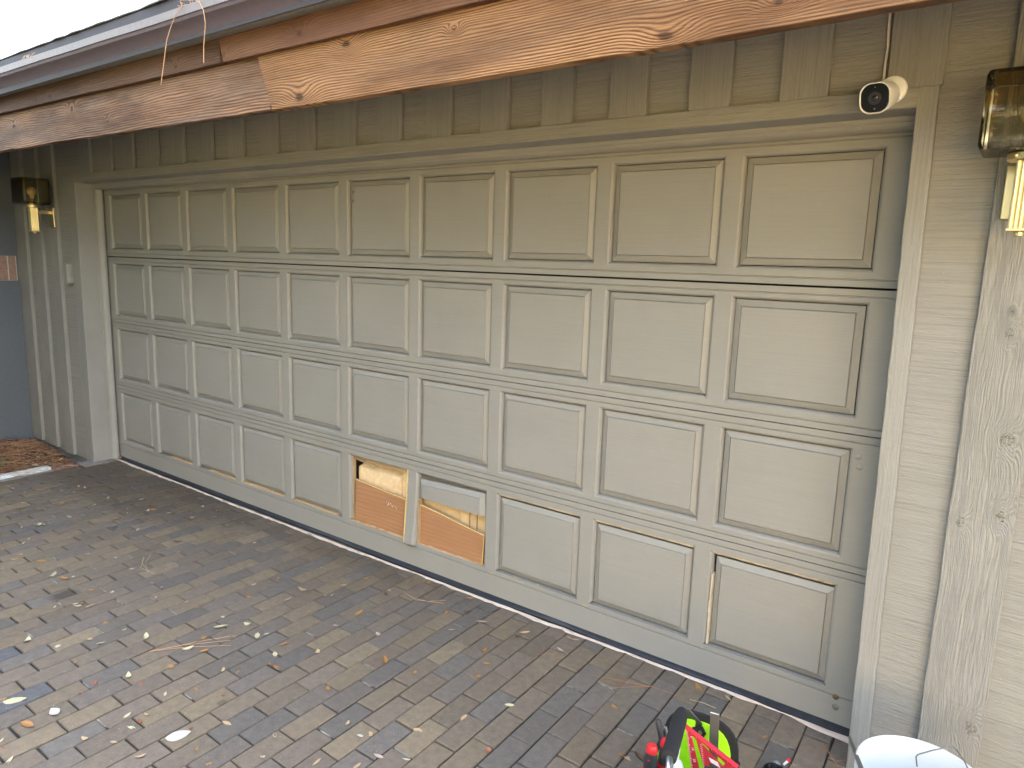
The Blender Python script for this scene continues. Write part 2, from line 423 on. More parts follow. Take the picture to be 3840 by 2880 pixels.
def yardmat():
    t = NT('dry_lawn', .95)
    c = t.ramp(t.noise(t.co(), 3, 6, .7), [(.3,(.035,.035,.013)),(.7,(.06,.055,.022))])
    return t.out(c, t.bump(t.noise(t.co(), 40, 5), .8, .03))
M['yard'] = yardmat()

# ================================================================ GROUND
P_, W_ = .5635, .4977           # door panel pitch and panel opening width
mb = MB(); mb.add([(-60,-80,-.19),(80,-80,-.19),(80,60,-.19),(-60,60,-.19)], [(0,1,2,3)])
struct(build('yard_ground', mb, M['yard']))
mb = MB(); mb.add([(-.14,-12,-.012),(14,-12,-.012),(14,.30,-.012),(-.14,.30,-.012)], [(0,1,2,3)])
struct(build('driveway_bedding', mb, M['joint']))
# brick pavers, rows run away from the door
mb = MB(); rnd = random.Random(5)
ANG = R(1.6); ca, sa = math.cos(ANG), math.sin(ANG)
BL, BW, J = .203, .1005, .0052
cols = [(.158,.125,.094),(.148,.119,.094),(.168,.132,.093),(.135,.114,.096),(.152,.122,.095),(.124,.110,.097),(.148,.120,.090),(.185,.146,.100)]
dark = (.092,.094,.100)
heads = []
for i in range(-3, 90):
    off = (rnd.uniform(-.02,.02) + (BL/2 if i % 2 else 0))
    dx = rnd.uniform(-.002,.002)
    for j in range(-24, 3):
        u0 = i*BW + J/2 + dx; u1 = (i+1)*BW - J/2 + dx
        v0 = j*BL + off + J/2 + rnd.uniform(-.002,.002); v1 = (j+1)*BL + off - J/2 - .002
        if rnd.random() < .12:
            hx = 3.0+((u0+u1)/2-3.0)*ca-(v1+.004)*sa; hy = (v1+.004)*ca; hw = BW*.5-.006
            if hx > -.05 and hy < .0: heads.append((hx-hw*rnd.uniform(.5,1), hx+hw*rnd.uniform(.4,1), hy-.0035, hy+.0035))
        v1 = min(v1, .02)
        if v1 - v0 < .02: continue
        zt = rnd.uniform(-.0016,.0016); tl = rnd.uniform(-.0012,.0012); tm = rnd.uniform(-.0012,.0012)
        c = rnd.choice(cols); s_ = rnd.uniform(.90,1.10); c = tuple(x*s_ for x in c)
        if rnd.random() < .0: c = dark
        e = .0035; jc = [(rnd.uniform(-.0013,.0013), rnd.uniform(-.0016,.0016)) for _ in range(4)]
        vs = []
        for (uu,vv,zz) in ((u0,v0,-.02),(u1,v0,-.02),(u1,v1,-.02),(u0,v1,-.02),
                           (u0,v0,-.004),(u1,v0,-.004),(u1,v1,-.004),(u0,v1,-.004),
                           (u0+e,v0+e,0),(u1-e,v0+e,0),(u1-e,v1-e,0),(u0+e,v1-e,0)):
            zz += zt + tl*((uu-u0)/(u1-u0)-.5)*2 + tm*((vv-v0)/(v1-v0)-.5)*2
            q_ = jc[len(vs) % 4]; uu += q_[0]; vv += q_[1]
            x = 3.0 + (uu-3.0)*ca - vv*sa; y = (uu-3.0)*sa*0.0 + vv*ca
            vs.append((x, y, zz))
        fs = [(0,1,5,4),(1,2,6,5),(2,3,7,6),(3,0,4,7),(4,5,9,8),(5,6,10,9),(6,7,11,10),(7,4,8,11),(8,9,10,11)]
        mx_ = sum(v[0] for v in vs)/len(vs); my_ = sum(v[1] for v in vs)/len(vs)
        if abs(mx_-3.05) < .052 and abs(my_+1.743) < .10: c = dark
        if abs(mx_-2.629) < .052 and abs(my_+1.74) < .10: c = dark
        if min(v[0] for v in vs) < -.10: continue
        mb.add(vs, fs, 0, c)
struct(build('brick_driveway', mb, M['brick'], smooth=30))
mb = MB()
for x0,x1,y0,y1 in heads: mb.box(x0,x1,y0,y1,-.011,-.0025)
struct(build('joint_mortar', mb, M['headmortar']))

# ================================================================ GARAGE (building) and its fixed parts
gar = thing('garage_building', 'grey-taupe board and batten garage front with cedar fascia beam and brown gutter', 'garage', (2.8,0,0))
YS, YB = -.173, -.200           # siding face, batten face
DT = 2.262                      # underside of the header casing
# siding sheets: above the door, right of it, left of it
mb = MB()
mb.box(-1.40, 8.0, YS, -.10, DT+.058, 3.0)
mb.box(5.70, 8.0, YS, -.10, -.02, DT+.0575)
mb.box(-1.40, -.235, YS, -.10, -.012, DT+.058)
build('wall_siding', mb, M['siding'], gar)
mb = MB(); mb.board(-1.399, -.10, -.158, -.08, -.25, -.02, 'x', 20, .001)
build('foundation', mb, M['foundation'], gar)
cx = [5.325 - .3271*k for k in range(17)]
k = 0
for c in sorted(cx + [5.652]):
    k += 1
    wd = .078 + random.Random(k).uniform(-.002,.002)
    mb = MB(); mb.board(c-wd, c+wd, YB+random.Random(k+50).uniform(-.002,.001), YS-.0035, 2.3195, 2.98, 'z', 10, .0013, k)
    # nail heads near the foot
    o = build('batten', mb, M['batten'], gar, bevel=.0025)
for c,z0 in ((5.986,-.02),(6.31,-.02),(6.64,-.02)):
    k += 1
    mb = MB(); mb.board(c-.0865, c+.0865, YB, YS+.001, z0, 2.98, 'z', 40, .0015, k)
    build('batten', mb, knotty('knotty_batten_paint', ((6.022,1.263,.017),(6.034,1.023,.013),(5.933,.983,.012),(5.987,1.587,.010),(6.041,.307,.016),(5.986,1.651,.004)), 2.8, 0) if c < 6 else M['batten'], gar, bevel=.0025)
for c,z0 in ((-1.204,.012),(-.887,.004),(-.568,-.008)):
    k += 1
    mb = MB(); mb.board(c-.078, c+.078, YB, YS+.001, z0, 2.98, 'z', 40, .002, k)
    build('batten', mb, M['batten'], gar, bevel=.0025)
# casings
mb = MB()
mb.board(-.175, 5.69, YB-.003, YS, DT, DT+.0575, 'x', 60, .0009, 3)
build('header_casing', mb, M['casing_x'], gar, bevel=.003)
mb = MB()
n = 40; vs = []
for i in range(n+1):
    z = -.02 + (DT+.0575+.02)*i/n
    xl = 5.697 - .0135*(z-.09)*1.0; xr = xl + .0565 + .004*(1-z/2.3)
    xl += random.uniform(-.0012,.0012); xr += random.uniform(-.0012,.0012)
    if i == n: pass
    for x,y in ((xl,YB-.004),(xr,YB-.004),(xr,YS),(xl,YS)): vs.append((x,y,z))
fs = [(i*4+j, i*4+(j+1)%4, (i+1)*4+(j+1)%4, (i+1)*4+j) for i in range(n) for j in range(4)]+[(3,2,1,0),(n*4,n*4+1,n*4+2,n*4+3)]
mb.add(vs, fs)
build('side_casing', mb, M['casing_z'], gar, bevel=.003)
mb = MB(); mb.board(-.236, -.105, YB-.004, YS, -.03, DT+.03, 'z', 40, .0015, 9)
build('side_casing', mb, M['casing_z'], gar, bevel=.003)
# jambs (reveals) and stop mouldings
mb = MB(); mb.board(-.12, -.1005, YB-.002, .06, .004, DT, 'z', 10, .0003, 2)
build('jamb', mb, M['jamb'], gar, bevel=.002)
mb = MB(); mb.box(5.722, 5.742, YS+.004, .06, 0, DT-.002); build('jamb', mb, M['jamb'], gar)
mb = MB(); mb.box(-.12, 5.715, YB+.004, .06, DT-.0015, DT+.012); build('jamb', mb, M['jamb'], gar)
stop = [(0,0),(0,-.022),(.006,-.030),(.012,-.040),(.020,-.046),(.026,-.046),(.026,-.052),(.034,-.056),(.040,-.056),(.040,0)]
mb = MB(); mb.prism([(-.016+0-y_[1]*0 - (.040 - y_[0])*0 + y_[1], DT-.0016-(.040-y_[0])) for y_ in stop], -.1, 5.719, 'x')
build('stop_moulding', mb, M['casing_x'], gar, smooth=40)
mb = MB(); mb.prism([(-.1004+(.034-q[0]), -.016+q[1]) for q in stop], .006, DT-.042, 'z')
build('stop_moulding', mb, M['jamb'], gar, smooth=40)
# concrete footing lip under the left jamb
mb = MB(); mb.board(-.20,-.03,-.30,.0,-.06,.003,'x',8,.003,4); build('footing', mb, M['kerbgrey'], gar, bevel=.006)
# inner shell of the room, its near-black colour standing in for shade behind the openings
mb = MB(); mb.box(-1.3, 7.9, .10, 6.5, -.02, 2.75)
build('room_shade_box', mb, M['roomdark'], gar, recalc=False)
# soffit, beam, fascia, gutter, roof
mb = MB(); mb.add([(-1.5,-.97,2.57),(8.6,-.97,2.57),(8.6,-.10,2.57),(-1.5,-.10,2.57)], [(0,1,2,3)])
build('soffit', mb, M['fascia_a'], gar)
sag = [(-2.6,2.326),(.817,2.3227),(1.907,2.3199),(2.82,2.3106),(3.44,2.3076),(4.05,2.3032),(4.37,2.3043),(5.18,2.3042),(5.45,2.308),(5.78,2.3121),(9,2.316)]
def lerp(tab, x):
    for (a,p),(b,q) in zip(tab, tab[1:]):
        if x <= b: return p+(q-p)*(x-a)/(b-a)
    return tab[-1][1]
def beam(name, x0, x1, y0, y1, dz0, dz1, m, n=60, jit=.0014, seed=1, skew=0):
    rnd = random.Random(seed); vs = []
    for i in range(n+1):
        x = x0+(x1-x0)*i/n; b = lerp(sag, x)
        j0 = rnd.uniform(-jit,jit); j1 = rnd.uniform(-jit,jit)
        lo = b+dz0+j0; hi = b+dz1+j1
        sk = skew if i == 0 else 0
        vs += [(x+sk,y0,lo),(x,y0,hi),(x,y1,hi),(x+sk,y1,lo)]
    fs = [(i*4+j, i*4+(j+1)%4, (i+1)*4+(j+1)%4, (i+1)*4+j) for i in range(n) for j in range(4)]+[(3,2,1,0),(n*4,n*4+1,n*4+2,n*4+3)]
    mb = MB(); mb.add(vs, fs); return build(name, mb, m, gar, bevel=.003)
beam('beam_board', -2.6, 3.53, -.998, -.96, .001, .204, M['beam_a'], 70, .0016, 1)
beam('beam_board', 3.459, 9.0, -1.003, -.96, -.001, .206, M['beam_b'], 70, .0016, 2, skew=.088)
beam('fascia_board', -2.6, 3.235, -1.024, -.99, .2055, .36, M['fascia_a'], 60, .001, 3)
beam('fascia_board', 3.218, 9.0, -1.026, -.99, .2045, .36, M['fascia_b'], 60, .001, 4, skew=.044)
gp = [(-1.027,2.607),(-1.072,2.599),(-1.082,2.602),(-1.092,2.617),(-1.102,2.632),(-1.118,2.648),(-1.134,2.658),(-1.139,2.670),(-1.144,2.672),(-1.147,2.702),(-1.134,2.707),(-1.134,2.700),(-1.142,2.697),(-1.138,2.674),(-1.030,2.63)]
mb = MB()
NX = 60
vs = []; n = len(gp)
for i in range(NX+1):
    x = -2.6+11.6*i/NX; s_ = lerp(sag,x)-2.310
    dd = random.uniform(-.001,.001)
    vs += [(x,a+dd*.4,b+s_*.6+dd) for a,b in gp]
fs = []; mi = []
for i in range(NX):
    for j in range(n):
        fs.append((i*n+j, i*n+(j+1)%n, (i+1)*n+(j+1)%n, (i+1)*n+j))
        mi.append(1 if j in (8,9) else 2 if j in (0,1) else 0)
mb.add(vs, fs); mb.mi = mi
build('gutter', mb, [M['gutter'], M['gutter_lip'], M['gutter_under']], gar, smooth=35)
mb = MB(); mb.box(-2.6,9,-1.092,-1.089,2.60,2.772); build('drip_edge', mb, M['flashing'], gar)
mb = MB()                                        # roof slab with ragged shingle edge
pts = []; nn = 130
for i in range(nn+1):
    x = -2.6+11.6*i/nn
    pts.append((x, -1.100+random.uniform(-.006,.006)))
vs = []
for x,y in pts:
    vs += [(x,y,2.776),(x,y,2.783),(x,4.0,4.50),(x,4.0,4.45)]
fs = [(i*4+j, i*4+(j+1)%4, (i+1)*4+(j+1)%4, (i+1)*4+j) for i in range(nn) for j in range(4)]+[(3,2,1,0),(nn*4,nn*4+1,nn*4+2,nn*4+3)]
mb.add(vs, fs); mb.add([(-2.6,4,4.50),(9,4,4.50),(9,9,2.9),(-2.6,9,2.9)], [(0,1,2,3)])
build('roof', mb, M['shingle'], gar)
mb = MB(); mb.box(-1.4, 8.0, 6.6, 6.7, 0, 3.6); mb.box(7.95, 8.0, -.09, 6.6, 0, 2.9); mb.box(-1.4, -1.35, -.09, 6.6, 0, 2.9)
build('outer_wall', mb, M['siding'], gar)

# ================================================================ GARAGE DOOR
door = thing('garage_door', 'wide grey-taupe garage door of four rows of ten raised panels, two bottom panels broken', 'garage door', (2.8,0,0))
XL, XR = -.085, 5.672 + .03
rowz = [(2.185,1.7545),(1.650,1.223),(1.1195,.6935),(.585,.1617)]
secz = [(2.236,1.7010),(1.6930,1.1705),(1.1665,.6455),(.6415,.022)]
OV = [(0,0),(.002,.001),(.006,.0035),(.0095,.009),(.0115,.016),(.012,.021)]     # sticking: inset, depth
def raised_panel_mb(x0, x1, z0, z1, dy=0):
    """bevelled raised panel filling an opening"""
    mb = MB()
    ins = [(-.006,.034),(.0148,.034),(.0150,.0205),(.0395,.0078),(.0408,.0115),(.0440,.0045)]
    loops = []
    for a,d in ins:
        loops.append([(x0+a,d+dy,z0+a),(x1-a,d+dy,z0+a),(x1-a,d+dy,z1-a),(x0+a,d+dy,z1-a)])
    vs = [p for l in loops for p in l]; fs = []
    for i in range(len(loops)-1):
        for j in range(4): fs.append((i*4+j, i*4+(j+1)%4, (i+1)*4+(j+1)%4, (i+1)*4+j))
    k = (len(loops)-1)*4; fs.append((k,k+1,k+2,k+3))
    # back
    b = len(vs); vs += [(x0-.006,.034+dy,z0-.006),(x1+.006,.034+dy,z0-.006),(x1+.006,.034+dy,z1+.006),(x0-.006,.034+dy,z1+.006)]
    for j in range(4): fs.append((j,(j+1)%4,b+(j+1)%4,b+j))
    fs.append((b+3,b+2,b+1,b)); mb.add(vs, fs); return mb
def rail(mb, zt, zb, grooves):
    """horizontal rail between zb and zt with shallow V grooves"""
    pr = [(.045,zt),(0,zt)]
    for g in grooves: pr += [(0,g+.0032),(.006,g+.0012),(.006,g-.0012),(0,g-.0032)]
    pr += [(0,zb),(.045,zb)]
    mb.prism(pr, XL, XR, 'x')
def sticking(mb, x0, x1, z0, z1, sides='lrtb'):
    n = len(OV); L = [[(x0+a,d,z0+a),(x1-a,d,z0+a),(x1-a,d,z1-a),(x0+a,d,z1-a)] for a,d in OV]
    L.append([(p[0],.035,p[2]) for p in L[-1]])
    for j,s_ in enumerate('brtl'):
        if s_ not in sides: continue
        vs = []; fs = []
        for l in L: vs += [l[j], l[(j+1)%4]]
        for i in range(len(L)-1): fs.append((2*i,2*i+1,2*i+3,2*i+2))
        mb.add(vs, fs)
rnd = random.Random(3)
for r in range(4):
    zt, zb = secz[r]; ot, ob = rowz[r]
    mb = MB()
    rail(mb, zt, ot, [2.209] if r == 0 else [zt-.026])
    rail(mb, ob, zb, [zb+.026] if r < 3 else [.1375])
    mb.box(XL, 0, .0006, .045, ob, ot)
    mb.box(9*P_+W_, XR, .0006, .045, ob, ot)
    for k in range(9):
        if r == 3 and k == 5: continue
        mb.box(k*P_+W_, (k+1)*P_, .0006, .045, ob, ot)
    for k in range(10):
        x0 = k*P_; x1 = x0+W_
        sd_ = 'lrtb'
        if r == 3:
            sd_ = {0:'lrtb',1:'lrt',2:'lrt',3:'lrt',4:'lrt',5:'lt',6:'rt',7:'lr',8:'lr',9:'lr'}[k]
        sticking(mb, x0, x1, ob, ot, sd_)
    sec = build('door_section', mb, M['door'], door, smooth=25)
    for k in range(10):
        if r == 3 and k in (5,6): continue
        x0 = k*P_; x1 = x0+W_
        dz = 0; z0, z1 = ob, ot
        if r == 3 and k in (7,8,9): z0 -= .007; z1 -= .009
        if r == 3 and k in (1,2,3,4): z0 -= .004
        jx = rnd.uniform(-.0015,.0015)+(.007 if r == 3 and k == 9 else 0)
        o = build('raised_panel', raised_panel_mb(x0+jx, x1+jx, z0, z1, rnd.uniform(0,.0012)), M['panel'], sec)
    if r == 3:
        # sprung mullion between the two broken openings
        mb = MB(); x0, x1 = 5*P_+W_, 6*P_
        prof = [(x0,.0),(x1,.0),(x1-.001,.012),(x1-.001,.045),(x0,.045)]
        vs = []; nz = 6
        for i in range(nz+1):
            z = ob-.004+(ot-ob+.003)*i/nz; q = (1-i/nz)**1.5
            dy = -.030*q; dx_ = -.003*q
            prof = [(x0+dx_,dy+.001),(x1-.004+dx_,dy+.001),(x1+.006+dx_,dy+.010),(x1+.010+dx_,dy+.022),(x1+.010+dx_,dy+.045),(x0+dx_,dy+.045)]
            vs += [(a,b,z) for a,b in prof]
        m_ = len(prof)
        fs = [(i*m_+j, i*m_+(j+1)%m_, (i+1)*m_+(j+1)%m_, (i+1)*m_+j) for i in range(nz) for j in range(m_)]+[tuple(range(m_))[::-1], tuple(range(nz*m_,(nz+1)*m_))]
        mb.add(vs, fs); build('mullion', mb, M['door'], sec, bevel=.002, label='sprung mullion leaning out between the two broken panels')
        # broken upper half of panel 6
        x0 = 6*P_+.002; x1 = x0+W_-.006
        full = raised_panel_mb(x0, x1, ob, ot, -.004)
        bm = bmesh.new(); vv = [bm.verts.new(p) for p in full.v]
        for f in full.f: bm.faces.new([vv[i] for i in f])
        cutp = Vector((x0, 0, .470)); nrm_ = Vector((.035,0,1)).normalized()
        res = bmesh.ops.bisect_plane(bm, geom=bm.verts[:]+bm.edges[:]+bm.faces[:], plane_co=cutp, plane_no=nrm_, clear_inner=True)
        eds = [e for e in bm.edges if e.is_boundary]
        bmesh.ops.holes_fill(bm, edges=eds)
        piv = Vector((x1, .0, ot)); rot = Matrix.Rotation(R(-1.9), 4, 'Y')
        for v in bm.verts:
            q = rot @ (v.co-piv); v.co = q+piv+Vector((.002, -.004-.05*(ot-v.co.z), -.010))
        bm.verts.index_update(); bm2 = MB(); bm2.add([v.co[:] for v in bm.verts], [[v.index for v in f.verts] for f in bm.faces]); bm.free()
        build('raised_panel', bm2, M['panel'], sec, label='broken upper half of a grey panel hanging tilted')
        # splintered raw wood where the beads tore off
        def splint(x0, x1, zlo, zhi, y0=.001, y1=.03, amp=.004, n=26, seed=0, nm='splintered_edge'):
            rr = random.Random(seed); vs = []
            for i in range(n+1):
                x = x0+(x1-x0)*i/n
                a = zlo; b = zhi+rr.uniform(-amp,amp*.7)
                yy = y0+rr.uniform(0,.004)
                vs += [(x,yy,a),(x,yy+.004,b),(x,y1,b),(x,y1,a)]
            fs = [(i*4+j, i*4+(j+1)%4, (i+1)*4+(j+1)%4, (i+1)*4+j) for i in range(n) for j in range(4)]+[(3,2,1,0),(n*4,n*4+1,n*4+2,n*4+3)]
            q = MB(); q.add(vs, fs); build(nm, q, M['rawpale'] if seed in (30,37,38,39) else M['raw'], sec)
        for k_,(a,b) in {1:(.35,1.0),2:(.3,1.0),3:(0,1.0),4:(-.02,.9)}.items():
            splint(k_*P_+W_*a, k_*P_+W_*b, ob-.004, ob+.007, .004, .034, .003, 30, k_)
        splint(5*P_+.0, 5*P_+W_, ob-.002, ob+.004, .004, .034, .003, 24, 21)
        splint(6*P_+.0, 6*P_+W_, ob-.002, ob+.003, .004, .034, .003, 24, 22)
        for k_ in (7,8,9):
            splint(k_*P_+.006, k_*P_+W_-.004, ot-.0105, ot+.0005, .007, .034, .0006, 24, 30+k_)
        splint(7*P_+.02, 7*P_+W_, ob-.014, ob-.001, -.001, .020, .003, 24, 41)
        splint(8*P_+.02, 8*P_+W_*.9, ob-.010, ob-.003, .0, .018, .003, 24, 42)
        q = MB(); xx = 9*P_+.0125; q.box(xx, xx+.007, .002, .03, ob+.005, ot-.10); q.box(xx-.002, xx+.006, -.001, .03, ob+.15, ob+.20); build('splintered_edge', q, M['rawpale'], sec)
        # open edges of the empty opening: torn rail above, raw stile faces
        q = MB(); x0 = 5*P_
        q.box(x0+.0125, x0+.017, .022, .044, ob, ot-.01);         q.box(6*P_+.011, 6*P_+.015, .0, .040, ob, ot-.16)
        build('splintered_edge', q, M['raw'], sec)
        q = MB(); q.plate([(x0+W_-.010,-.026,ob-.004),(x0+W_-.003,-.026,ob-.004),(x0+W_-.0005,.002,ot-.004),(x0+W_-.008,.002,ot-.004)], (0,.03,0)); build('splintered_edge', q, M['rawyellow'], sec)
        splint(x0+.012, x0+W_-.01, ot-.030, ot-.012, .020, .04, .006, 20, 55)
        q = MB(); q.add([(x0+.02,.016,ot-.022),(x0+.20,.012,ot-.033),(x0+.235,.006,ot-.052),(x0+.15,.014,ot-.041),(x0+.05,.02,ot-.034)], [(0,1,2,3,4)])
        build('splintered_edge', q, M['raw'], sec)
        # chipped holes under mullion feet
        for k_ in (6,7,8):
            splint(k_*P_+W_-.012, (k_+1)*P_+.004, ob-.020, ob-.004, -.0016, .02, .004, 8, 60+k_, 'chipped_wood')
# painted bolt heads on the right stile
def bolt(x, z, m, r=.0095):
    q = MB(); q.lathe([(r,0),(r,.0015),(r*.8,.003),(0,.0036)], (x,-.0002,z), 20, M=Matrix.Rotation(R(90),3,'X')); build('bolt_head', q, m, door, smooth=40)
bolt(5.588,1.089,M['door'],.011) ; bolt(5.597,1.051,M['door'],.011)
bolt(5.608,.134,M['rust'],.011); bolt(5.612,.092,M['bolt'],.012); bolt(2.873,2.115,M['bolt'],.008); bolt(2.873,2.062,M['bolt'],.008)
# rubber seal at the foot
n = 60; vs = []
for i in range(n+1):
    x = -.06+5.74*i/n; bu = .004*math.sin(x*3.1)+.003*math.sin(x*7.7)+random.uniform(-.001,.001)
    vs += [(x,.010,.026),(x,-.006,.024),(x,-.022+bu,.012),(x,-.020+bu,.002),(x,.02,.001)]
fs = [(i*5+j, i*5+(j+1)%5, (i+1)*5+(j+1)%5, (i+1)*5+j) for i in range(n) for j in range(5)]
mb = MB(); mb.add(vs, fs); build('bottom_seal', mb, M['rubber'], door, smooth=40)

# mortar threshold strip in front of the door
n = 150; vs = []; rr = random.Random(8)
for i in range(n+1):
    x = -.07+5.76*i/n
    wd = .017+.012*noise.noise((x*1.3,0,0))+.012*noise.noise((x*6,2,0))+.010*noise.noise((x*17,2,4))+rr.uniform(-.003,.003)
    wd = max(.006, wd)
    if x > 5.45: wd += (x-5.45)*.10
    yb = -.030-.010*math.sin(x*.9); h = .006+.004*noise.noise((x*9,5,0))
    vs += [(x,yb,.001),(x,yb,h),(x,yb-wd*.6,h),(x,yb-wd,.002)]
fs = [(i*4+j, i*4+(j+1)%4, (i+1)*4+(j+1)%4, (i+1)*4+j) for i in range(n) for j in range(4)]
mb = MB(); mb.add(vs, fs)
tag(build('threshold_strip', mb, M['thresh'], smooth=40), 'rough pinkish white mortar strip along the foot of the garage door', 'threshold')

# ================================================================ things behind the broken panels
def plank(name, pts, y, th, label):
    q = MB(); q.plate([(a,y+dy,b) for a,b,dy in pts], (0,th,0))
    return tag(build(name, q, M['ply'], bevel=.0015), label, 'board')
x5, x6 = 5*P_, 6*P_
plank('wood_board', [(x5+.030,.150,0),(x5+W_-.004,.150,0),(x5+W_-.006,.393,.0),(x5+.3,.405,0),(x5+.040,.428,.0)], .022, .012, 'bare brown board with white paint marks filling the lower left broken opening')
plank('wood_board', [(x6+.002,.148,0),(x6+W_-.035,.148,0),(x6+W_-.024,.328,.0),(x6+.30,.352,0),(x6+.20,.368,0),(x6+.012,.392,.0)], .020, .012, 'bare brown board under the tilted broken panel, in the right broken opening')
bds = [o for o in C.objects if o.name.startswith('wood_board')]
for o_, L in ((bds[0],[(x5+.040,.428),(x5+.17,.417),(x5+.3,.405),(x5+W_-.006,.393)]),(bds[1],[(x6+.012,.392),(x6+.20,.368),(x6+.30,.352),(x6+W_-.024,.328),(x6+W_-.035,.150)])):
    q = MB(); q.tube([(a,.0215 if o_ is bds[0] else .0195,c-.0015) for a,c in L], .0036, 4); build('bare_edge', q, M['rawyellow'], o_)
q = MB()
for i in range(14):
    a = x5+.33+random.uniform(-.03,.06); b = .325+random.uniform(-.018,.018); s_ = random.uniform(.002,.006)
    q.box(a,a+s_,.0216,.0222,b,b+s_*.8)
bd = [o for o in C.objects if o.name.startswith('wood_board')][0]
build('paint_mark', q, M['ink'], bd)
# cardboard: folded flap, box face, creases
def sheet(name, rows_, m, parent=None, th=.004, lab=None):
    nr, nc = len(rows_), len(rows_[0]); vs = [p for r_ in rows_ for p in r_]; fs = []
    for i in range(nr-1):
        for j in range(nc-1): fs.append((i*nc+j,i*nc+j+1,(i+1)*nc+j+1,(i+1)*nc+j))
    q = MB(); q.add(vs, fs); o = build(name, q, m, parent, smooth=20)
    s_ = o.modifiers.new('solid','SOLIDIFY'); s_.thickness = th; return o
cb = thing('cardboard_box', 'crumpled flattened cardboard box wedged behind the two broken door panels', 'cardboard box', (3.2,.12,.02))
W0 = x5+.032
prof = [(.10,.062),(.30,.058),(.485,.052),(.500,.056),(.520,.078),(.548,.102),(.60,.125)]
xs = [0,.012,.10,.22,.345,.350,.372,.378,.392,.398,.44,.475]
rows_ = []
for zi,(z,y) in enumerate(prof):
    row = []
    for xi,x in enumerate(xs):
        yy = y+.0015*math.sin(xi*2.3+zi*1.7); zz = z-.022*x/.47
        if x >= .372: yy = .052+.012*(z > .55)+.0015*math.sin(zi*2.1)
        if xi in (5,8): yy += .012
        if zi >= 5 and xi < 2: x += .055
        if zi == 4 and xi < 1: x += .02
        row.append((W0+x, yy, zz))
    rows_.append(row)
sheet('box_face', rows_, M['cardboard'], cb)
rows_ = []
for i in range(5):
    z = .10+.13*i; row = []
    for j in range(15):
        x = x6-.04+(W_+.06)*j/14
        y = .068+.003*math.sin(j*2.1)+(.008 if j in (9,11) else 0)
        row.append((x,y,z))
    rows_.append(row)
sheet('box_face', rows_, M['cardboard'], cb)
q = MB()
for j in (0,):
    q.box(x6+.342,x6+.3435,.0560,.0600,.12,.60); q.box(x6+.392,x6+.3935,.0560,.0600,.12,.60)
build('box_seam', q, M['soil'], cb)

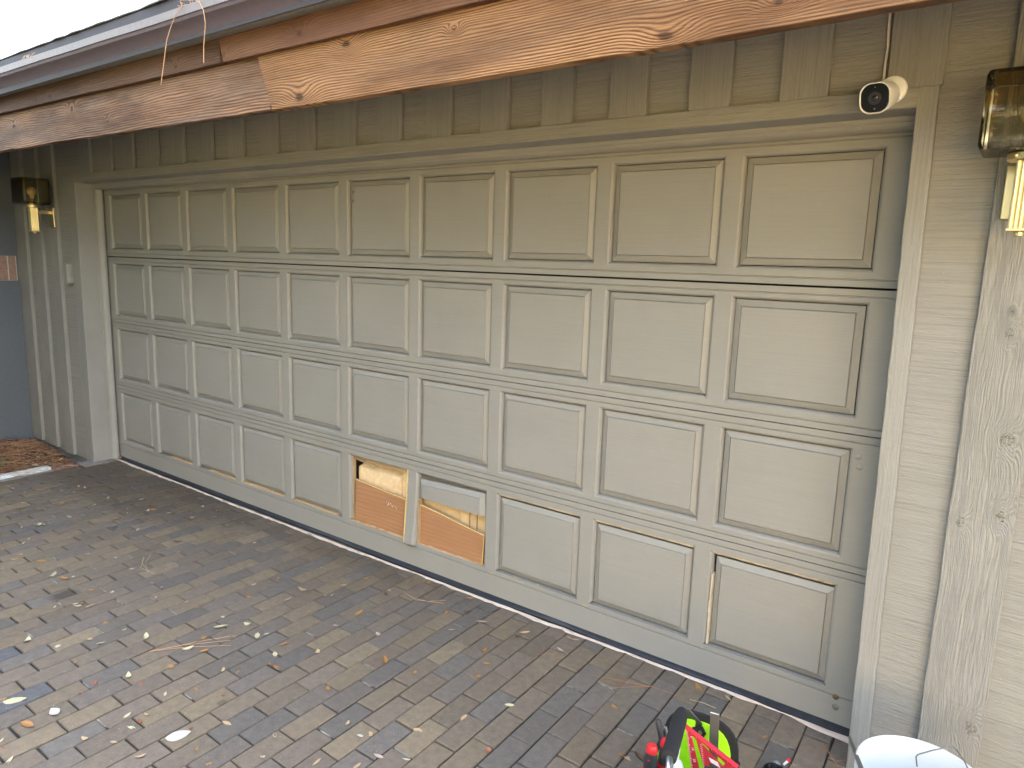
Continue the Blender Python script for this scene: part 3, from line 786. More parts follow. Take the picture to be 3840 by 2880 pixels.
# ================================================================ WALL LAMPS
def rrect(w_, d_, r, n=6):
    pts = []
    for cx_,cy_,a0 in ((w_/2-r,d_/2-r,0),(-w_/2+r,d_/2-r,90),(-w_/2+r,-d_/2+r,180),(w_/2-r,-d_/2+r,270)):
        for i in range(n+1):
            t = R(a0+90*i/n); pts.append((cx_+r*math.cos(t), cy_+r*math.sin(t)))
    return pts
def loft(mb, loops, cap0=True, cap1=True, mi=0):
    n = len(loops[0]); vs = [p for l in loops for p in l]; fs = []
    for i in range(len(loops)-1):
        for j in range(n): fs.append((i*n+j,i*n+(j+1)%n,(i+1)*n+(j+1)%n,(i+1)*n+j))
    if cap0: fs.append(tuple(range(n))[::-1])
    if cap1: fs.append(tuple(range((len(loops)-1)*n,len(loops)*n)))
    mb.add(vs, fs, mi)
def lamp(cx_, label):
    t = thing('wall_lamp', label, 'wall lamp', (cx_,-.2,1.99), 'smoked glass wall lamps')
    sx, sy = cx_, -.340
    q = MB(); q.box(cx_-.054,cx_+.054,-.214,-.2005,1.918,2.073); build('backplate', q, M['brass'], t, bevel=.003)
    q = MB(); q.box(cx_-.012,cx_+.012,-.320,-.2145,2.020,2.048); build('arm', q, M['brass'], t, bevel=.003)
    q = MB()                                                     # fluted square stem
    prof = []
    nf = 5; hw = .028
    for side in range(4):
        for i in range(nf*6):
            a = -hw+2*hw*i/(nf*6); u = (i % 6)/6
            dpt = hw-.0035*(1-abs(math.sin(math.pi*u)))
            c_, s_ = [(1,0),(0,1),(-1,0),(0,-1)][side]
            prof.append((dpt*c_-a*s_, dpt*s_+a*c_))
    loft(q, [[(sx+a,sy+b,z) for a,b in prof] for z in (1.885,2.064)])
    build('stem', q, M['brass'], t, smooth=35)
    q = MB(); q.box(sx-.031,sx+.031,sy-.031,sy+.031,1.877,1.885); q.lathe([(.009,1.862),(.011,1.866),(.011,1.8765)], (sx,sy,0), 16)
    build('finial', q, M['brass'], t, bevel=.0015)
    q = MB(); q.lathe([(.050,2.066),(.052,2.068),(.052,2.084),(.049,2.086)], (sx,sy,0), 36)
    q.lathe([(.004,0),(.004,.003),(0,.004)], (sx-.03,sy-.043,2.076), 10, M=Matrix.Rotation(R(90),3,'X'))
    build('fitter', q, M['brass'], t, smooth=40)
    q = MB(); q.lathe([(.021,2.0865),(.021,2.130),(.018,2.134)], (sx,sy,0), 24); build('socket', q, M['brass'], t, smooth=40)
    q = MB(); pr_ = [(.013,2.134),(.015,2.142)]
    for i in range(11):
        a = R(-60+150*i/10); pr_.append((.036*math.cos(a), 2.192+.036*math.sin(a)))
    pr_[-1] = (0,pr_[-1][1]); q.lathe(pr_, (sx,sy,0), 24); build('bulb', q, M['bulb'], t, smooth=60)
    q = MB(); wd, dp = .238, .196
    def lp(w_,d_,r,z): return [(sx+a,sy+b-.006,z) for a,b in rrect(w_,d_,r)]
    loops = [lp(wd-.04,dp-.04,.012,2.0875), lp(wd-.012,dp-.012,.016,2.0895), lp(wd,dp,.018,2.101), lp(wd,dp,.018,2.280), lp(wd-.010,dp-.010,.017,2.2915), lp(wd-.04,dp-.04,.012,2.294)]
    inner = [lp(wd-.06,dp-.06,.018,2.284), lp(wd-.022,dp-.022,.014,2.282), lp(wd-.014,dp-.014,.014,2.274), lp(wd-.014,dp-.014,.014,2.108), lp(wd-.06,dp-.06,.018,2.098)]
    loft(q, loops); loft(q, inner)
    build('glass_shade', q, M['smoke'], t, smooth=50)
    return t
lamp(-.548, 'brass wall lamp with smoked glass shade on the left wall by the stucco corner')
lamp(5.976, 'brass wall lamp with smoked glass shade right of the white security camera')

# grey painted cover box on the left wall
q = MB(); loft(q, [[(-.335+a, y, 1.548+b) for a,b in rrect(s1,s2,.02,4)] for y,s1,s2 in ((YS,.062,.172),(-.213,.062,.172),(-.222,.054,.164))])
tag(build('cover_box', q, M['jamb'], smooth=40), 'small grey painted cover box on the siding left of the garage door', 'cover box')

# ================================================================ SECURITY CAMERA
cmo = thing('security_camera', 'white bullet security camera over the top right corner of the garage door', 'security camera', (5.590,-.2,2.317))
b0 = Vector((5.592,-.204,2.316)); f0 = Vector((5.5725,-.345,2.268))
q = MB(); q.lathe([(.040,0),(.042,.004),(.040,.012),(.030,.016),(.012,.017)], b0+Vector((.004,0,0)), 36, M=Matrix.Rotation(R(90),3,'X')); build('mount_base', q, M['camshell'], cmo, smooth=40)
q = MB(); q.tube([b0+Vector((0,-.012,0)), b0+Vector((-.003,-.030,-.008))], .012, 14)
build('mount_joint', q, M['camgray'], cmo, smooth=40)
ax = (Vector(cam.location)-f0); ax = (ax.normalized()*.85+(f0-b0).normalized()*.75+Vector((-.22,0,0))).normalized()
zz = Vector((0,0,1)); rt = ax.cross(zz).normalized(); upv = rt.cross(ax).normalized()
def cl(off, w_, h_, r, n=8):
    w_, h_, r = w_*1.10, h_*1.10, r*1.10
    return [f0+ax*off+rt*a+upv*b for a,b in rrect(w_,h_,r,n)]
q = MB(); loft(q, [cl(-.128,.030,.030,.0149), cl(-.122,.060,.060,.027), cl(-.108,.074,.072,.034), cl(-.05,.078,.078,.034), cl(-.004,.080,.082,.031), cl(0,.078,.080,.030)], True, False)
loft(q, [cl(0,.078,.080,.030), cl(.0015,.076,.078,.029), cl(0,.0725,.0745,.028), cl(-.004,.0715,.0735,.0275)], False, False)
build('body_shell', q, M['camshell'], cmo, smooth=50)
q = MB(); loft(q, [cl(-.0038,.0715,.0735,.0275), cl(-.0032,.053,.056,.014)], False, True); 
build('front_face', q, M['camface'], cmo, smooth=20)
rm = Matrix((rt,upv,ax)).transposed()
q = MB(); q.lathe([(.0185,0),(.0185,.002),(.0165,.0022),(.015,.0006)], f0+ax*-.0031, 32, M=rm); q.lathe([(.0115,.0003),(.0110,.0016),(.0098,.0016),(.0092,.0004)], f0+ax*-.0031, 28, M=rm)
build('lens_ring', q, M['camgray'], cmo, smooth=40)
q = MB(); q.lathe([(.0092,.0003),(.006,.0020),(0,.0028)], f0+ax*-.0031, 24, M=rm); build('lens', q, M['lens'], cmo, smooth=80)
for r_,s_ in ((.0014,-1),(.0010,1)):
    q = MB(); q.lathe([(r_,0),(0,.0008)], f0+ax*-.0028+upv*.0305*s_, 10, M=rm); build('indicator_light', q, M['ink'], cmo)
q = MB(); q.tube([(5.5625,-.186,2.335),(5.563,-.183,2.3635),(5.5625,-.181,2.41),(5.565,-.180,2.45),(5.5612,-.181,2.50),(5.560,-.180,2.57),(5.561,-.180,2.66),(5.562,-.18,2.73)], .0042, 10)
build('cable', q, M['cable'], cmo, smooth=60)

# ================================================================ LEFT WING WALL, BED AND KERB
wg = thing('side_wall', 'dark blue-grey stucco wall meeting the garage front at the left', 'wall', (-1.5,-3,-.2))
q = MB(); q.box(-1.75,-1.402,-6.5,-.100,-.25,1.450); q.box(-1.75,-1.402,-6.5,-.100,1.670,2.55); q.box(-1.75,-1.416,-6.5,-.100,1.450,1.670)
build('stucco', q, M['stucco'], wg)
q = MB()
y = -.262
for i in range(30):
    q.box(-1.416,-1.399,y-.098,y,1.452,1.668); y -= .108
q.box(-1.416,-1.399,-.252,-.196,1.452,1.668)
build('brick_band', q, M['brickband'], wg, bevel=.003)
q = MB(); q.box(-1.415,-1.4025,-6.4,-.19,1.4505,1.6695); build('mortar_joint', q, M['mortar'], wg)
q = MB(); q.box(-1.75,-1.402,-1.1,-.11,2.551,3.0); build('stucco', q, M['stucco'], wg)
q = MB(); q.box(-1.75,-.35,-6.6,-1.2,2.44,2.52); q.box(-1.75,-1.40,-6.5,-.2,2.55,2.56); build('shading_eave', q, M['gutter'], wg)  # unseen overhang slab added to keep sky light off the left side
# bed mound
def bedz(x, y):
    d = max(0, -.2-x)
    return -.105 + .10*min(1,d/.9)*(.6+.4*math.exp(-((y+.45)/.45)**2)) + .02*noise.noise((x*4,y*4,0)) - .03*math.exp(-((y+.17)/.10)**2)
vs = []; fs = []; NXb, NYb = 36, 40
for i in range(NXb+1):
    for j in range(NYb+1):
        x = -1.41+1.235*i/NXb; y = -3.2+3.05*j/NYb
        vs.append((x,y,bedz(x,y)))
for i in range(NXb):
    for j in range(NYb): fs.append((i*(NYb+1)+j,(i+1)*(NYb+1)+j,(i+1)*(NYb+1)+j+1,i*(NYb+1)+j+1))
q = MB(); q.add(vs, fs); struct(build('planting_bed', q, M['soil'], smooth=60))
# kerb pieces
kb = thing('bed_kerb', 'low kerb of white painted, red brick and grey pieces edging the pine straw bed', 'kerb', (-.14,-1.5,-.05))
q = MB(); q.board(-.215,-.135,0,0,0,0) if False else None
def kerb(x0,x1,y0,y1,z1,m,seed):
    rr = random.Random(seed); n = max(3,int((y1-y0)/.06)); vs = []
    for i in range(n+1):
        y = y0+(y1-y0)*i/n; a = rr.uniform(-.004,.004); b = rr.uniform(-.004,.004); c = rr.uniform(-.003,.003)
        vs += [(x0+a,y,-.09),(x1+b,y,-.09),(x1+b,y,z1+c),(x0+a,y,z1+c)]
    fs = [(i*4+j, i*4+(j+1)%4, (i+1)*4+(j+1)%4, (i+1)*4+j) for i in range(n) for j in range(4)]+[(3,2,1,0),(n*4,n*4+1,n*4+2,n*4+3)]
    q = MB(); q.add(vs, fs); return build('kerb_piece', q, m, kb, bevel=.008)
kerb(-.225,-.155,-3.3,-.50,.020,M['kerbwhite'],1)
kerb(-.215,-.115,-.495,-.315,.004,M['kerbred'],2)
kerb(-.150,-.105,-3.3,-.50,-.004,M['kerbgrey'],3)

# pine straw: one mass nobody could count
rr = random.Random(21)
NEED = []
for nm,col in (('straw_rust',(.30,.145,.07)),('straw_tan',(.46,.27,.15)),('straw_dark',(.13,.065,.04)),('straw_pale',(.40,.33,.22))):
    NEED.append(simple(nm, col, .7, 0, 0, 0, .15))
q = MB()
def needle(q, x, y, z, ang, L, r, tilt, bend, mi):
    d = Vector((math.cos(ang),math.sin(ang),0)); s_ = Vector((-d.y,d.x,0)); pts = []
    for i in range(5):
        t = i/4-.5; p = Vector((x,y,z))+d*L*t+s_*bend*(t*t*4)+Vector((0,0,tilt*t*L+.006*(1-4*t*t)))
        pts.append(p)
    q.tube(pts, r, 4, False, mi)
for i in range(2600):
    x = rr.uniform(-1.34,-.17); y = rr.uniform(-1.25,-.20) if rr.random() < .85 else rr.uniform(-3,-1.2)
    L = rr.uniform(.07,.19); ang = rr.uniform(0,math.pi) if rr.random() < .6 else rr.gauss(R(60),.5)
    z = bedz(x,y)+rr.uniform(.004,.034)
    if y+abs(math.sin(ang))*L/2 > -.18: y = -.19-L/2
    needle(q, x, y, z, ang, L, rr.uniform(.0010,.0017), rr.gauss(0,.14), rr.gauss(0,.012), rr.choice([0,0,0,1,1,2]))
for i in range(420):                                     # crumbled leaf litter in the straw
    x = rr.uniform(-1.34,-.2); y = rr.uniform(-1.0,-.20); s_ = rr.uniform(.012,.03); z = bedz(x,y)+rr.uniform(.008,.034)
    a = rr.uniform(0,6.28); nrm_ = Vector((rr.gauss(0,.5),rr.gauss(0,.5),1)).normalized()
    u = nrm_.cross(Vector((math.cos(a),math.sin(a),.01))).normalized(); v = nrm_.cross(u)
    c = Vector((x,y,z)); q.add([c-u*s_,c-v*s_*.5+nrm_*.004,c+u*s_,c+v*s_*.5+nrm_*.003],[(0,1,2,3)], rr.choice([0,1,2,2,3]))
for i in range(70):                                      # spilling over the kerb
    y = rr.uniform(-1.0,-.3); x = rr.uniform(-.22,-.05)
    needle(q, x, y, rr.uniform(.008,.026), rr.uniform(0,3.14), rr.uniform(.05,.14), .0012, 0, rr.gauss(0,.01), rr.choice([0,1,1,3]))
o = build('pine_straw', q, NEED, recalc=False); o['kind'] = 'stuff'
tag(o, 'rust brown pine straw and leaf litter heaped in the bed at the left', 'pine straw')
# seedling
pl = thing('seedling', 'small green seedling poking out of the pine straw', 'plant', (-.52,-.72,-.03))
for a,L in ((.3,.05),(2.2,.045),(-1.6,.04)):
    q = MB(); d = Vector((math.cos(a),math.sin(a),.15)); s_ = Vector((-math.sin(a),math.cos(a),0)); b = Vector((-.52,-.72,.045))
    q.add([b, b+d*L*.5+s_*.016, b+d*L, b+d*L*.5-s_*.016],[(0,1,2,3)]); build('leaf', q, M['plant'], pl)
q = MB(); q.tube([(-.52,-.72,-.03),(-.521,-.722,.01),(-.52,-.72,.045)], .002, 6); build('stem', q, M['plant'], pl)

# broken brick bit in the corner of the door
q = MB(); q.lathe([(.0,0),(.012,.001),(.015,.014),(.010,.028),(0,.030)], (-.045,-.018,.004), 7); tag(build('brick_chip', q, M['kerbred']), 'small orange brick chip in the left bottom corner of the door', 'brick chip')

# ================================================================ LEAVES AND NEEDLES ON THE DRIVE
LC = {'o':((.36,.18,.05),(.30,.14,.04)),'t':((.46,.33,.19),(.40,.28,.15)),'c':((.50,.46,.30),(.46,.42,.25)),'w':((.52,.48,.41),(.46,.43,.37)),
      'p':((.48,.36,.30),(.42,.33,.28)),'d':((.10,.055,.035),(.08,.05,.035)),'r':((.30,.10,.05),(.26,.09,.05))}
LAB = {'o':('orange brown curled dead leaf lying on the brick driveway','orange brown fallen leaves'),
       't':('pale tan dry leaf lying on the brick driveway','tan fallen leaves'),
       'c':('cream yellow-green flat leaf lying on the brick driveway','cream fallen leaves'),
       'w':('whitish bleached leaf scrap lying on the brick driveway','whitish fallen leaves'),
       'p':('pinkish grey dry leaf lying on the brick driveway','pinkish fallen leaves'),
       'd':('dark brown shrivelled leaf lying on the brick driveway','dark fallen leaves'),
       'r':('small red brown leaf bit lying on the brick driveway','red brown leaf bits')}
SPEC = {'X':('c',.085,'large cream leaf beside the blue-grey brick at the lower left','leaf'),
        'Y':('w',.092,'large silvery white pointed leaf, the biggest on the front bricks','leaf'),
        'Z':('o',.058,'broad glossy orange brown leaf cupped on the middle of the driveway','leaf')}
LMAT = {}
for kk,cs in LC.items():
    t = NT('leaf_'+{'o':'orange','t':'tan','c':'cream','w':'white','p':'pinkish','d':'dark','r':'red'}[kk], .6)
    cc = t.ramp(t.noise(t.co(), 90, 4), [(.35,tuple(x*.75 for x in cs[1])),(.65,cs[0])])
    LMAT[kk] = t.out(cc)
LMESH = {}
def leafmesh(kind, var):
    if (kind,var) in LMESH: return LMESH[(kind,var)]
    rr = random.Random(var*31+7); curl = [.15,.5,1.0,1.6,.7,.4,1.2][var]; fold = [.15,.3,.5,.2,.7,.05,.4][var]; wid = [.34,.42,.30,.46,.38,.50,.34][var]
    if kind in 'rw': wid += .08
    n = 9; vs = []; fs = []
    for i in range(n+1):
        t = i/n; x = t-.5; hw = wid*.5*math.sin(math.pi*t**.85)**.8 if 0 < i < n else .012
        cz = curl*.5*x*x; bend = .12*math.sin(t*3+var)*rr.uniform(.6,1)
        for s_ in (-1,-.5,0,.5,1):
            vs.append((x*(1-.12*curl), s_*hw+bend*.3, cz + abs(s_)*hw*fold + .012*rr.uniform(-1,1) + .02))
    for i in range(n):
        for j in range(4): fs.append((i*5+j,i*5+j+1,(i+1)*5+j+1,(i+1)*5+j))
    # stalk
    vs += [(-.5,-.012,.02),(-.5,.012,.02),(-.66,.02,.03)]; k_ = len(vs); fs.append((k_-3,k_-2,k_-1))
    me = bpy.data.meshes.new('fallen_leaf'); me.from_pydata(vs, [], fs); me.materials.append(LMAT[kind])
    me.polygons.foreach_set('use_smooth', [True]*len(fs)); me.update()
    LMESH[(kind,var)] = me; return me
LEAVES = """t,0.088,-0.882 p,0.168,-0.884 w,0.338,-0.866 o,0.354,-0.772 w,0.467,-0.678 t,0.556,-0.68 t,0.568,-0.634 t,0.468,-0.561 t,0.53,-0.543 d,0.589,-0.443 d,0.666,-0.566 t,0.887,-0.542 p,1.075,-0.402 c,1.037,-0.525 d,1.119,-0.501 O,0.766,-0.794 t,0.562,-0.958 t,0.568,-0.921 r,0.696,-0.84 O,0.663,-1 o,0.772,-0.938 o,0.883,-0.676 t,0.961,-0.671 o,1.197,-0.558 c,1.281,-0.599 t,1.069,-0.87 t,1.34,-0.488 o,1.337,-0.451 O,1.343,-0.695 o,1.478,-0.578 p,1.626,-0.7 t,1.478,-0.418 o,1.684,-0.194 o,1.682,-0.364 t,1.772,-0.26 w,1.53,-0.204 o,1.976,-0.299 o,1.997,-0.199 r,2.094,-0.357 D,1.994,-0.641 o,2.08,-0.804 d,1.983,-0.819 t,2.141,-0.718 d,1.473,-0.774 c,1.054,-1.042 C,1.092,-1.063 t,1.105,-1.038 t,1.057,-1.141 c,1.297,-1.189 c,1.347,-1.241 r,1.379,-1.136 t,1.28,-1.251 o,1.336,-1.341 t,1.503,-1.308 o,1.539,-1.31 O,1.688,-1.268 c,1.785,-1.058 w,1.956,-0.988 c,2.166,-1.005 C,1.924,-1.295 o,2.552,-0.589 w,2.359,-0.353 r,2.38,-0.759 t,1.561,-1.355 c,1.934,-1.319 O,2.024,-1.284 w,2.034,-1.248 t,2.417,-1.018 o,2.27,-1.256 w,2.376,-1.202 c,2.322,-1.449 c,2.361,-1.37 o,2.382,-1.349 c,2.396,-1.376 t,2.437,-1.335 t,2.506,-1.012 p,2.599,-1.091 t,2.758,-1.017 o,2.856,-1.015 p,2.844,-0.689 o,2.955,-0.787 w,3.037,-0.989 C,3.123,-1.052 c,3.19,-0.954 C,2.942,-1.315 C,2.569,-1.658 w,2.717,-1.592 t,2.767,-1.478 c,2.838,-1.465 o,3.143,-1.151 o,3.239,-1.059 C,3.176,-1.245 o,3.253,-1.216 o,2.677,-1.37 c,2.796,-1.341 o,2.909,-1.6 o,3.25,-1.365 c,3.186,-1.512 t,3.45,-1.246 o,3.506,-1.211 r,3.16,-1.685 c,3.421,-1.479 o,3.488,-1.39 X,3.018,-1.863 W,3.213,-1.798 O,3.216,-1.892 r,3.518,-1.629 c,3.528,-1.664 c,3.446,-1.641 t,3.496,-1.591 o,3.606,-1.34 Y,3.703,-1.582 t,3.775,-1.432 r,3.698,-1.526 t,3.459,-1.798 t,3.559,-1.742 r,3.292,-1.99 c,3.244,-1.985 c,3.382,-2.005 t,3.707,-1.721 o,3.822,-1.58 o,3.926,-1.595 o,2.974,-1.893 r,3.136,-1.618 r,3.278,-1.504 o,2.884,-0.563 T,3.101,-0.568 t,3.235,-0.529 t,3.262,-0.506 t,3.123,-0.672 o,3.313,-0.69 O,3.516,-0.546 t,3.223,-0.39 o,3.244,-0.252 t,3.448,-0.274 d,3.47,-0.316 p,3.519,-0.698 p,3.742,-0.626 w,3.332,-0.95 c,3.315,-0.988 o,3.476,-0.956 t,3.647,-0.904 Z,3.609,-1.089 o,3.56,-1.089 o,3.899,-0.815 O,3.924,-0.763 o,4.09,-0.747 o,3.843,-0.26 d,3.928,-0.198 P,4.043,-0.23 t,3.975,-0.373 o,4.216,-0.422 o,4.289,-0.498 o,4.32,-0.596 o,3.894,-1.052 c,3.513,-1.032 c,4.54,-0.671 t,4.45,-0.847 r,4.643,-0.938 t,4.242,-1.139 t,4.364,-1.013 c,3.972,-1.363 c,4.036,-1.457 t,4.206,-1.358 c,4.444,-1.156 p,4.352,-1.202 t,4.13,-1.152 t,4.33,-1.285 o,3.545,-0.047 o,3.842,-0.032 w,4.222,-1.169 T,4.266,-0.176 d,4.261,-0.222 t,4.454,-0.074 t,4.486,-0.064 o,4.213,-0.418 p,4.482,-0.196 O,5.094,-0.062 t,5.223,-0.046 o,5.033,-0.659 t,5.062,-0.655 D,5.09,-0.625 o,5.415,-0.222 o,4.878,-0.419"""
rr = random.Random(77)
for tk in LEAVES.split():
    kd, x, y = tk.split(','); x = float(x); y = float(y)
    if kd in SPEC: kind, L, lab, cat = SPEC[kd]; grp = None
    else:
        kind = kd.lower(); big = kd.isupper()
        L = rr.uniform(.058,.072) if big else rr.uniform(.028,.048)
        if kind in 'rw' and not big: L *= .75
        lab, grp = LAB[kind]; cat = 'leaf'
    o = bpy.data.objects.new('fallen_leaf', leafmesh(kind, rr.randrange(7))); C.objects.link(o)
    o.location = (x, min(y,-.072), .0005); o.scale = (L,L,L*rr.uniform(.7,1.1)); o.rotation_euler = (rr.gauss(0,.14), rr.gauss(0,.10), rr.uniform(0,6.28))
    if kd == 'X': o.rotation_euler = (0,0,R(52))
    if kd == 'Y': o.rotation_euler = (.05,0,R(62))
    tag(o, lab, cat, grp)
def needles(label, strands, m):
    q = MB()
    for st in strands:
        q.tube([(a,b,c) for a,b,c in st], .0011, 5)
    return tag(build('pine_needle', q, m, recalc=False), label, 'pine needles')
needles('fan of three long tan pine needles on the left front bricks', [[(3.0708,-1.3647,.004),(3.12,-1.28,.006),(3.1625,-1.196,.008),(3.2285,-1.07,.004)],[(3.0708,-1.3647,.004),(3.14,-1.25,.007),(3.2602,-1.0902,.004)],[(3.0708,-1.3647,.004),(3.16,-1.25,.005),(3.3002,-1.1127,.004)]], NEED[1])
needles('green-grey crossed pine needles on bricks left of the driveway middle', [[(2.0591,-.881,.004),(2.14,-.93,.006),(2.2169,-.954,.01),(2.3222,-.9629,.004)],[(2.0912,-.8538,.02),(2.16,-.92,.008),(2.29,-.975,.004)],[(2.075,-.885,.004),(2.2,-.968,.006),(2.34,-.955,.004)]], NEED[3])
needles('pale pine needle bundle near the foot of the broken panels', [[(3.5363,-.2455,.004),(3.62,-.262,.006),(3.6988,-.2456,.008),(3.7596,-.1702,.004)],[(3.5363,-.2455,.004),(3.64,-.268,.006),(3.7715,-.2016,.004)]], NEED[1])
needles('long orange pine needles tied in a knot in front of the tool bag', [[(4.7875,-.257,.004),(4.87,-.232,.006),(4.9441,-.2044,.010),(5.0532,-.1876,.004)],[(4.8138,-.3063,.004),(4.88,-.25,.006),(4.942,-.2044,.010)],[(4.93,-.213,.004),(4.938,-.197,.012),(4.948,-.212,.012),(4.956,-.197,.006),(4.96,-.205,.004)],[(4.70,-.285,.004),(4.80,-.245,.005),(4.944,-.206,.010)]], NEED[0])
needles('short pale pine needle behind the flat steel bar of the tool bag', [[(5.1007,-.1809,.004),(5.15,-.172,.006),(5.2064,-.1696,.004)]], NEED[3])
needles('straight brown pine needles on bricks beside the white bucket', [[(5.6013,-.1334,.004),(5.64,-.18,.006),(5.6721,-.2241,.004)],[(5.605,-.130,.004),(5.645,-.178,.006),(5.679,-.226,.004)],[(5.667,-.1909,.004),(5.6929,-.1737,.004)]], NEED[0])
needles('thin brown pine needle curving on bricks by the right half of the door', [[(4.4144,-.3001,.004),(4.4634,-.2602,.008),(4.5243,-.2584,.004)]], NEED[0])
# needles hanging from the gutter
q = MB()
q.tube([(3.215,-1.14,2.705),(3.193,-1.150,2.7007),(3.1425,-1.151,2.675),(3.1015,-1.151,2.6327),(3.067,-1.15,2.592),(3.036,-1.15,2.508),(3.0055,-1.15,2.428)], .0016, 5)
q.tube([(3.28,-1.14,2.705),(3.3134,-1.150,2.6957),(3.341,-1.151,2.6618),(3.3524,-1.151,2.6133),(3.3331,-1.15,2.5318),(3.3286,-1.15,2.473)], .0016, 5)
for i in range(18):
    a = rr.uniform(3.17,3.34); q.tube([(a,-1.135,2.69),(a+rr.uniform(-.04,.04),-1.14,2.712+rr.uniform(0,.02)),(a+rr.uniform(-.07,.07),-1.12,2.71+rr.uniform(-.01,.04))], .0013, 4)
tag(build('pine_needle', q, NEED[1], recalc=False), 'pale pine needles caught in the gutter and hanging over its lip', 'pine needles')
q = MB()
for i in range(7):
    a = rr.uniform(1.63,1.72); q.tube([(a,-1.135,2.695),(a+rr.uniform(-.03,.03),-1.135,2.718),(a+rr.uniform(-.05,.05),-1.125,2.735)], .0012, 4)
tag(build('pine_needle', q, NEED[1], recalc=False), 'tuft of pine needles sticking out of the far left gutter', 'pine needles')

# ================================================================ TOOL BAG AND TOOLS
bag = thing('tool_bag', 'open black tool bag with lime green lining standing on the bricks', 'tool bag', (5.37,-.80,0))
bx, by, ang = 5.340, -.815, R(8)
def bp(u, v, z): return Vector((bx+u*math.cos(ang)-v*math.sin(ang), by+u*math.sin(ang)+v*math.cos(ang), z))
def arch(v, z0, h0, h1, w_, n=14):
    """rounded end wall outline in plane v"""
    pts = [bp(-w_/2,v,z0), bp(w_/2,v,z0)]
    for i in range(n+1):
        t = math.pi*i/n; pts.append(bp(w_/2*math.copysign(abs(math.cos(t))**.75,math.cos(t)), v, h0+(h1-h0)*math.sin(t)**.8))
    return pts
q = MB(); a = arch(.150,.012,.165,.292,.25); q.plate(a, bp(0,.163,0)-bp(0,.150,0)); q.plate(arch(-.163,.012,.165,.285,.25), bp(0,-.150,0)-bp(0,-.163,0))
loft(q, [[bp(u,v,z) for u,v in rrect(.25,.325,.03,4)] for z in (.004,.02,.165)], True, False)
build('bag_shell', q, M['blackfab'], bag, smooth=40)
q = MB()
q.plate(arch(.143,.02,.150,.270,.205), bp(0,.149,0)-bp(0,.143,0))
loft(q, [[bp(u,v,z) for u,v in rrect(.24,.313,.03,4)] for z in (.022,.160)], True, False)
q.plate(arch(-.149,.02,.150,.262,.205), bp(0,-.143,0)-bp(0,-.149,0))
build('lining', q, M['lime'], bag, smooth=40)
q = MB()
for v,h in ((.156,.292),(-.156,.285)):
    q.tube(arch(v,.165,.165,h,.25)[1:], .0105, 8)
for s_ in (-1,1): q.tube([bp(s_*.125,-.15,.165), bp(s_*.125,0,.163), bp(s_*.125,.15,.165)], .008, 8)
build('piping', q, M['blackfab'], bag, smooth=60)
q = MB(); q.tube([(5.266,-.700,.300),(5.29,-.79,.358),(5.2966,-.803,.362),(5.32,-.90,.365),(5.3466,-1.005,.362),(5.372,-1.06,.350),(5.39,-1.09,.31),(5.40,-1.10,.22)], .0105, 14)
build('handle_tube', q, M['alu'], bag, smooth=60)
q = MB(); pts = [Vector((5.2925,-.786,.360)).lerp(Vector((5.351,-1.020,.363)), i/8) for i in range(9)]
q.tube(pts, [.015,.0220]+[.0232]*5+[.0236,.0225], 18); build('foam_grip', q, M['foam'], bag, smooth=50)
q = MB(); q.plate([(5.258,-.672,.288),(5.275,-.672,.300),(5.325,-.672,.268),(5.318,-.672,.240),(5.300,-.672,.236)], (0,-.004,0)); build('handle_bracket', q, M['steel'], bag, bevel=.001)
q = MB(); q.plate([(5.292,-.678,.243),(5.328,-.678,.262),(5.342,-.678,.242),(5.334,-.678,.222),(5.307,-.678,.214)], (0,-.003,0)); build('reinforcing_patch', q, M['blackfab'], bag, bevel=.002)
q = MB(); q.lathe([(.0065,0),(.0065,.0015),(.003,.003),(0,.003)], (5.322,-.681,.238), 16, M=Matrix.Rotation(R(90),3,'X')); build('rivet', q, M['alu'], bag, smooth=40)

q = MB(); q.plate([(5.360,-.715,.349),(5.3895,-.715,.353),(5.403,-.715,.06),(5.374,-.715,.05)], (0,.0025,0))
pbar = tag(build('flat_bar', q, M['darksteel'], bevel=.0006), 'flat dark steel bar standing upright in the tool bag', 'steel bar')
q = MB(); q.plate([(5.361,-.7155,.3485),(5.3890,-.7155,.3523),(5.3890,-.7155,.3495),(5.361,-.7155,.3455)], (0,-.0008,0)); build('ground_edge', q, M['whiteplastic'], pbar)
# speed square
sq = thing('speed_square', 'red metal speed square with white scale marks leaning in the tool bag', 'speed square', (5.36,-.78,.05))
A_, B_, D_ = Vector((5.3068,-.78,.309)), Vector((5.478,-.78,.248)), Vector((5.347,-.78,.120))
E1 = (B_-A_); E2 = (D_-A_)
def S(u, v): return A_+E1*u+E2*v                       # u along the fence, v down the scale leg
def ring(outline, holes_, y, th):
    bm = bmesh.new()
    def lp(pts):
        vv = [bm.verts.new((p.x,y,p.z)) for p in pts]
        return [bm.edges.new((vv[i],vv[(i+1)%len(vv)])) for i in range(len(vv))]
    ed = lp(outline)
    for h in holes_: ed += lp(h)
    bmesh.ops.triangle_fill(bm, use_beauty=True, use_dissolve=True, edges=ed)
    r_ = bmesh.ops.extrude_face_region(bm, geom=bm.faces[:])
    for v in [g for g in r_['geom'] if isinstance(g, bmesh.types.BMVert)]: v.co.y += th
    bm.verts.index_update(); q = MB(); q.add([v.co[:] for v in bm.verts], [[v.index for v in f.verts] for f in bm.faces]); bm.free(); return q
h1 = [S(.10,.11),S(.14,.08),S(.19,.10),S(.31,.58),S(.18,.62)]
h2 = [S(.30,.10),S(.32,.07),S(.36,.07),S(.76,.11),S(.70,.20)]
h3 = [S(.40,.36),S(.54,.28),S(.62,.34),S(.40,.56)]
